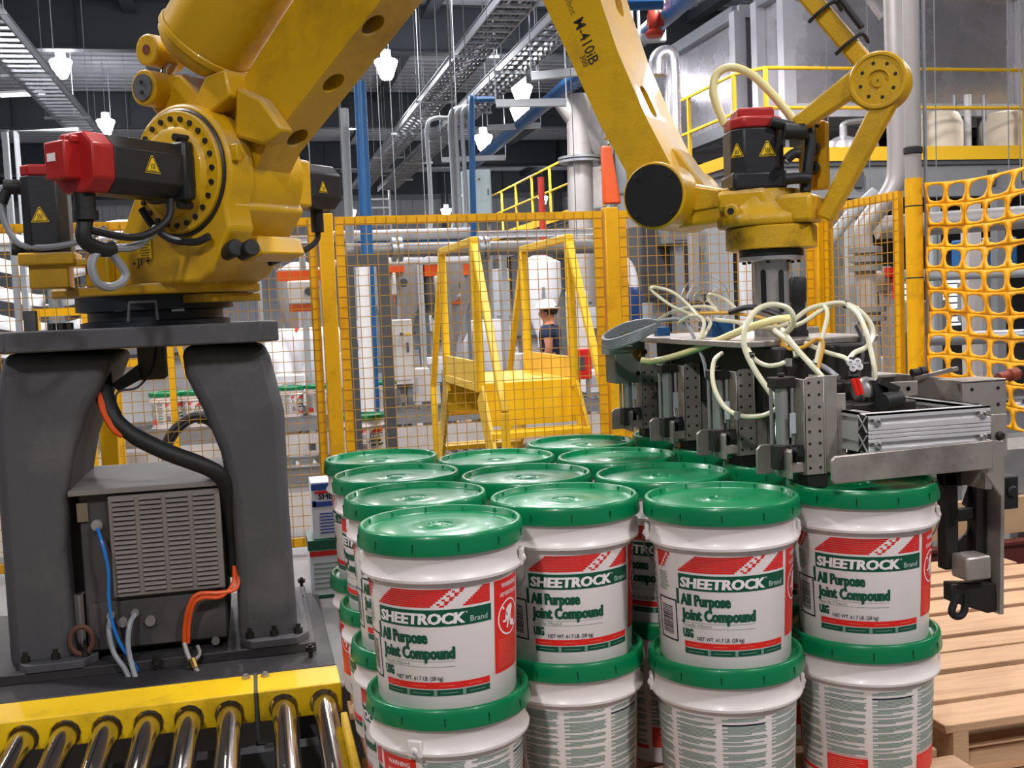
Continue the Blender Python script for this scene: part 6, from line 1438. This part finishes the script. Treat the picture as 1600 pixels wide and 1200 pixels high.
# process pipes and columns at the right
pipe([(1395, -40, 6.8), (1400, 150, 6.8), (1402, 260, 6.8), (1392, 300, 6.8), (1362, 338, 6.8), (1348, 362, 6.8), (1350, 400, 6.8), (1356, 480, 6.8), (1364, 640, 6.8)], .062, M_PIPE, 'grey process pipe bending left beside the yellow column', flanges=((1352, 398, 6.8), (1352, 412, 6.8), (1358, 490, 6.8)), stand=True)
pipe([(1370, 356, 7.1), (1450, 350, 7.1), (1620, 338, 7.1)], .075, M_PIPE, 'fat grey pipe running behind the orange net', sm=False, hang=True)
pipe([(1380, 432, 7.3), (1450, 430, 7.3), (1600, 424, 7.3)], .040, M_LGREY, 'slim light pipe crossing behind the yellow column', sm=False, hang=True)
pipe([(1450, 530, 7.3), (1540, 527, 7.3), (1620, 524, 7.3)], .045, M_GALV, 'lower galvanised pipe behind the orange net', sm=False, hang=True)
pipe([(1384, 430, 7.2), (1388, 500, 7.2), (1394, 620, 7.2)], .05, M_PIPE, 'vertical pipe with red handled valve behind the mesh', stand=True)
t = thing('red_handle_valve', PD(1390, 440, 7.1), 'valve with long red handle on the vertical pipe behind the mesh', 'valve'); MB().lathe([(.05, -.06), (.085, -.04), (.085, .04), (.05, .06)], 14, PD(1380, 436, 7.15), (1, 0, 0)).build('body', M_STEEL, t); MB().obox(PD(1399, 445, 7.05), (.018, 0, 0), (0, .012, 0), (0, 0, .09)).obox(PD(1391, 425, 7.05), (.035, 0, 0), (0, .012, 0), (0, 0, .03)).build('handle', M_LRED, t)
pipe([(1290, 385, 8.0), (1325, 340, 8.0), (1368, 300, 8.0)], .045, M_LGREY, 'light grey slanting strut behind the mesh right of the wrist', sm=False, hang=True)
for px, w_, d, mt, lb in ((1120, 40, 9.0, M_LGREY, 'wide light grey column behind the gripper hoses'), (1085, 14, 8.2, M_PIPE, 'slim pipe column left of the wide grey column'), (1165, 16, 8.4, M_WHITE, 'white column seen beside the wrist shaft'), (1300, 20, 9.0, M_MGREY, 'grey column right of the wrist shaft'), (1330, 14, 8.6, M_LGREY, 'light column by the bent process pipe'), (1255, 24, 9.5, M_MGREY, 'dark grey column behind the black gland'), (1460, 16, 9.0, M_LGREY, 'light column behind the net, left'), (1518, 22, 9.0, M_OFFW, 'cream column behind the net, middle'), (1560, 16, 8.6, M_MGREY, 'grey column behind the net, right')):
    p = PD(px, 450, d); r = w_ / 1700 * d / 2
    upright('column', p, r, 2.25, mt, lb, 'column')
for a, b, y, mt, lb in (((1000, 350), (1075, 470), 8.6, M_DGREY, 'dark control box behind the mesh below the black cap'), ((1045, 345), (1090, 380), 8.3, M_MGREY, 'small grey junction box behind the mesh'), ((1200, 380), (1245, 470), 9.8, M_MGREY, 'dark panel behind the wrist shaft'), ((1400, 520), (1440, 590), 7.8, M_DGREY, 'dark motor box behind the mesh low on the right'), ((1525, 372), (1590, 418), 8.3, M_BLUEP, 'blue machine panel behind the orange net'), ((1440, 470), (1480, 520), 8.3, M_MGREY, 'grey machine box behind the net'), ((1530, 440), (1560, 500), 9.3, M_MGREY, 'grey cylinder cover behind the net'), ((1350, 560), (1435, 600), 7.9, M_OFFW, 'pale machine base behind the mesh at right')):
    x0, x1, y0, y1, z0, z1 = pxbox(a, b, y, .35)
    t = thing('machine_box', ((x0 + x1) / 2, y + .17, 0), lb, 'machine'); MB().box(x0, x1, y0, y1, z0, z1).build('body', mt, t, bevel=.012); MB().box(x0 + .03, x1 - .03, y0 - .01, y0, z0 + .03, z1 - .03).build('cover', mt, t)
    MB().box((x0 + x1) / 2 - .04, (x0 + x1) / 2 + .04, y + .1, y + .2, 0, z0).build('stand', M_GALV, t)
# blue drum and black ducting right of the gate
p = PD(972, 490, 8.6); t = thing('drum', (p.x, p.y, 0), 'blue plastic drum right of the second fence post', 'drum')
MB().lathe([(.15, 1.35), (.16, 1.36), (.16, 1.62), (.14, 1.66), (.05, 1.66)], 20, (p.x, p.y, 0)).build('shell', mat('drum_blue', '1C3F78', .4), t); MB().box(p.x - .16, p.x + .16, p.y - .16, p.y + .16, 0, 1.35).build('stand', M_MGREY, t)
pipe([(960, 395, 8.9), (985, 420, 8.9), (992, 470, 8.9), (992, 540, 8.9)], .04, M_WHITE, 'white hose curving down right of the second fence post', stand=True)
# wall fan seen behind the gripper hoses
p = PD(1102, 472, 6.6); t = thing('pedestal_fan', (p.x, p.y, 0), 'round wire guarded fan behind the gripper hoses', 'fan')
w = MB()
for R_ in (.16, .12, .08): w.tube([(p.x + R_ * math.cos(k * PI / 12), p.y, p.z + R_ * math.sin(k * PI / 12)) for k in range(25)], .003, 5, 1)
for k in range(24): w.bar((p.x + .03 * math.cos(k * PI / 12), p.y, p.z + .03 * math.sin(k * PI / 12)), (p.x + .16 * math.cos(k * PI / 12), p.y, p.z + .16 * math.sin(k * PI / 12)), .002, .002)
tag(w.build('guard', M_GALV, t), kind='stuff'); MB().cyl((p.x, p.y + .02, p.z), (p.x, p.y + .12, p.z), .05, seg=16).build('motor', M_DGREY, t); MB().cyl((p.x, p.y + .07, 0), (p.x, p.y + .07, p.z), .018, seg=10).build('stand', M_DGREY, t)
for k in range(3):
    a = 2 * PI * k / 3; MB().prism([(p.x, p.y + .01, p.z), (p.x + .13 * math.cos(a), p.y + .01, p.z + .13 * math.sin(a)), (p.x + .13 * math.cos(a + .8), p.y + .03, p.z + .13 * math.sin(a + .8))], (0, .003, 0)).build('blade', M_LGREY, t)
# louvered daylight windows in the side of the plant room
for i, (a, b, y) in enumerate((((1398, 438), (1424, 522), 16), ((1476, 418), (1504, 508), 16))):
    x0, x1, y0, y1, z0, z1 = pxbox(a, b, y, .06)
    t = thing('louver_window', ((x0 + x1) / 2, y, z0), ('bright louvered window left of the yellow column' if i == 0 else 'bright louvered window seen through the orange net'), 'window')
    MB().box(x0, x1, y0 + .04, y1, z0, z1).build('daylight', M_GLASS, t)
    for k in range(9): z = z0 + (z1 - z0) * (k + .5) / 9; MB().box(x0, x1, y0, y0 + .05, z - .012, z + .012).build('slat', M_LGREY, t)
w = MB().box(6.6, 20, 16.2, 16.35, 0, MZ - .25).build('wall_inner', mat('inner_wall', '5A5654', .6), loc=(13, 16.2, 0)); tag(w, 'dull partition wall below the mezzanine', kind='structure')
# --- tower of vessels and ducts left of the mezzanine edge
pipe([(905, 150, 17), (906, 240, 17), (908, 345, 17)], .20, M_PIPE, 'thick grey vertical duct left of the slanting railing', flanges=((906, 250, 17), ), stand=True)
pipe([(880, 160, 17), (905, 195, 17), (930, 225, 17), (948, 248, 17)], .15, M_PIPE, 'grey slanting duct beside the bright lamp pair', sm=False, hang=True)
for px, d, w_, zt, mt, lb in ((955, 20.0, .50, 4.9, M_OFFW, 'cream silo behind the yellow railing'), (925, 22.5, .45, 4.3, mat('silo_beige', 'B9ADA4', .5), 'beige silo behind the grey duct'), (985, 17.2, .33, 5.2, M_LGREY, 'light grey silo behind the lettered arm')):
    p = PD(px, 250, d); t = thing('silo', (p.x, p.y, 0), lb, 'silo')
    MB().lathe([(w_, 0), (w_, zt), (w_ * .6, zt + .35), (.1, zt + .45)], 28, (p.x, p.y, 0)).build('shell', mt, t)
    for z in (3.2, 4.0): MB().lathe([(w_ + .01, z), (w_ + .03, z + .03), (w_ + .01, z + .06)], 28, (p.x, p.y, 0), cap=False).build('band', M_GALV, t)
    MB().cyl((p.x - w_ - .05, p.y - .2, 2.6), (p.x - w_ - .05, p.y - .2, zt), .03, seg=8).build('conduit', M_GALV, t)
p = PD(950, 270, 15.0); t = thing('slide_chute', (p.x, p.y, MZD), 'bright orange moulded chute behind the railing left of the black cap', 'chute')
a_, b_ = PD(946, 228, 15.0), PD(956, 318, 15.0)
MB().prism([(a_.x - .06, p.y, a_.z), (a_.x + .08, p.y, a_.z), (b_.x + .16, p.y, b_.z), (b_.x - .10, p.y, b_.z)], (0, .10, 0)).build('shell', mat('chute_orange', 'C24A12', .5), t, bevel=.03)
MB().box(p.x - .03, p.x + .03, p.y + .03, p.y + .08, 0, b_.z).build('support_leg', M_GALV, t)
p = PD(846, 305, 16.0); simple('hydrant_pipe', MB().cyl((p.x, p.y, 0), (p.x, p.y, 3.42), .05, seg=12), mat('hydrant_red', 'A8281C', .5), 'red standpipe behind the slanting yellow railing', 'pipe')
for i, (px, y0, d) in enumerate(((985, -20, 13), (1000, -20, 13), (1065, -20, 13.5), (1100, -20, 13.5), (1108, -20, 13.5), (1160, -20, 14.0))):
    lb = ('leftmost', 'second', 'third', 'fourth', 'fifth', 'rightmost')[i]
    p = PD(px, 100, d); simple('drop_pipe', MB().cyl((p.x, p.y, 5.85 if i > 1 else 3.5), (p.x, p.y, 8.0), .055 if i in (0, 5) else .018, seg=12), M_STAIN if i in (0, 5) else M_LGREY, lb + ' of the bright vertical pipes above the left tank', 'pipe')
pipe([(1026, 118, 14.5), (1028, 92, 14.5), (1042, 84, 14.5), (1050, 100, 14.5), (1052, 200, 14.5), (1056, 290, 14.5)], .11, M_STAIN, 'shiny pipe with bend beside the left tank', stand=True)
pipe([(1370, -20, 11.0), (1395, 15, 11.0)], .16, M_STAIN, 'open ended stainless pipe stub at the top beside the yellow link', hang=True)
# machines and conveyor to the right behind the clamp
line(5.9, 3.4, 6.6, .80, 'roller conveyor at the right edge behind the orange net')
t = thing('feed_conveyor', (2.6, 3.95, 0), 'low galvanised roller bed behind the gripper clamp at right edge', 'conveyor')
MB().box(2.05, 3.0, 3.72, 3.76, .78, .90).box(2.05, 3.0, 4.14, 4.18, .78, .90).build('side_rail', M_GALV, t)
for k in range(7): MB().cyl((2.14 + k * .13, 3.76, .87), (2.14 + k * .13, 4.14, .87), .03, seg=12).build('roller', M_CHROME, t)
for x in (2.1, 2.95):
    for y in (3.74, 4.16): MB().box(x - .025, x + .025, y - .025, y + .025, .40, .78).build('leg', M_GALV, t)
simple('plank', MB().box(2.0, 3.05, 3.66, 3.70, .58, .72), M_TAN, 'tan board edge behind the gripper clamp', 'board')
simple('steel_beam', MB().box(1.95, 3.05, 3.622, 3.632, .47, .55).box(1.95, 3.05, 3.60, 3.655, .46, .472).box(1.95, 3.05, 3.60, 3.655, .548, .56), mat('beam_maroon', '5A2420', .6), 'dark red beam behind the gripper clamp', 'beam')
t = thing('belt_conveyor', (2.57, 4.4, .40), 'short pale belt conveyor with blue stripe at the right edge under the orange net', 'conveyor')
MB().box(2.10, 2.92, 4.26, 4.62, .935, .945).build('belt', mat('belt_pale', 'C9CBD2', .5), t)
for y in (4.22, 4.62): MB().box(2.08, 2.94, y, y + .04, .84, .955).build('side_rail', M_GALV, t, bevel=.004)
MB().box(2.10, 2.92, 4.30, 4.33, .9452, .9462).build('blue_stripe', M_CARDBL, t)
for x in (2.10, 2.92): MB().cyl((x, 4.26, .905), (x, 4.62, .905), .035, seg=16).build('end_roller', M_CHROME, t)
for x in (2.16, 2.86):
    for y in (4.24, 4.64): MB().box(x - .022, x + .022, y - .02, y + .02, .40, .84).build('leg', M_GALV, t)
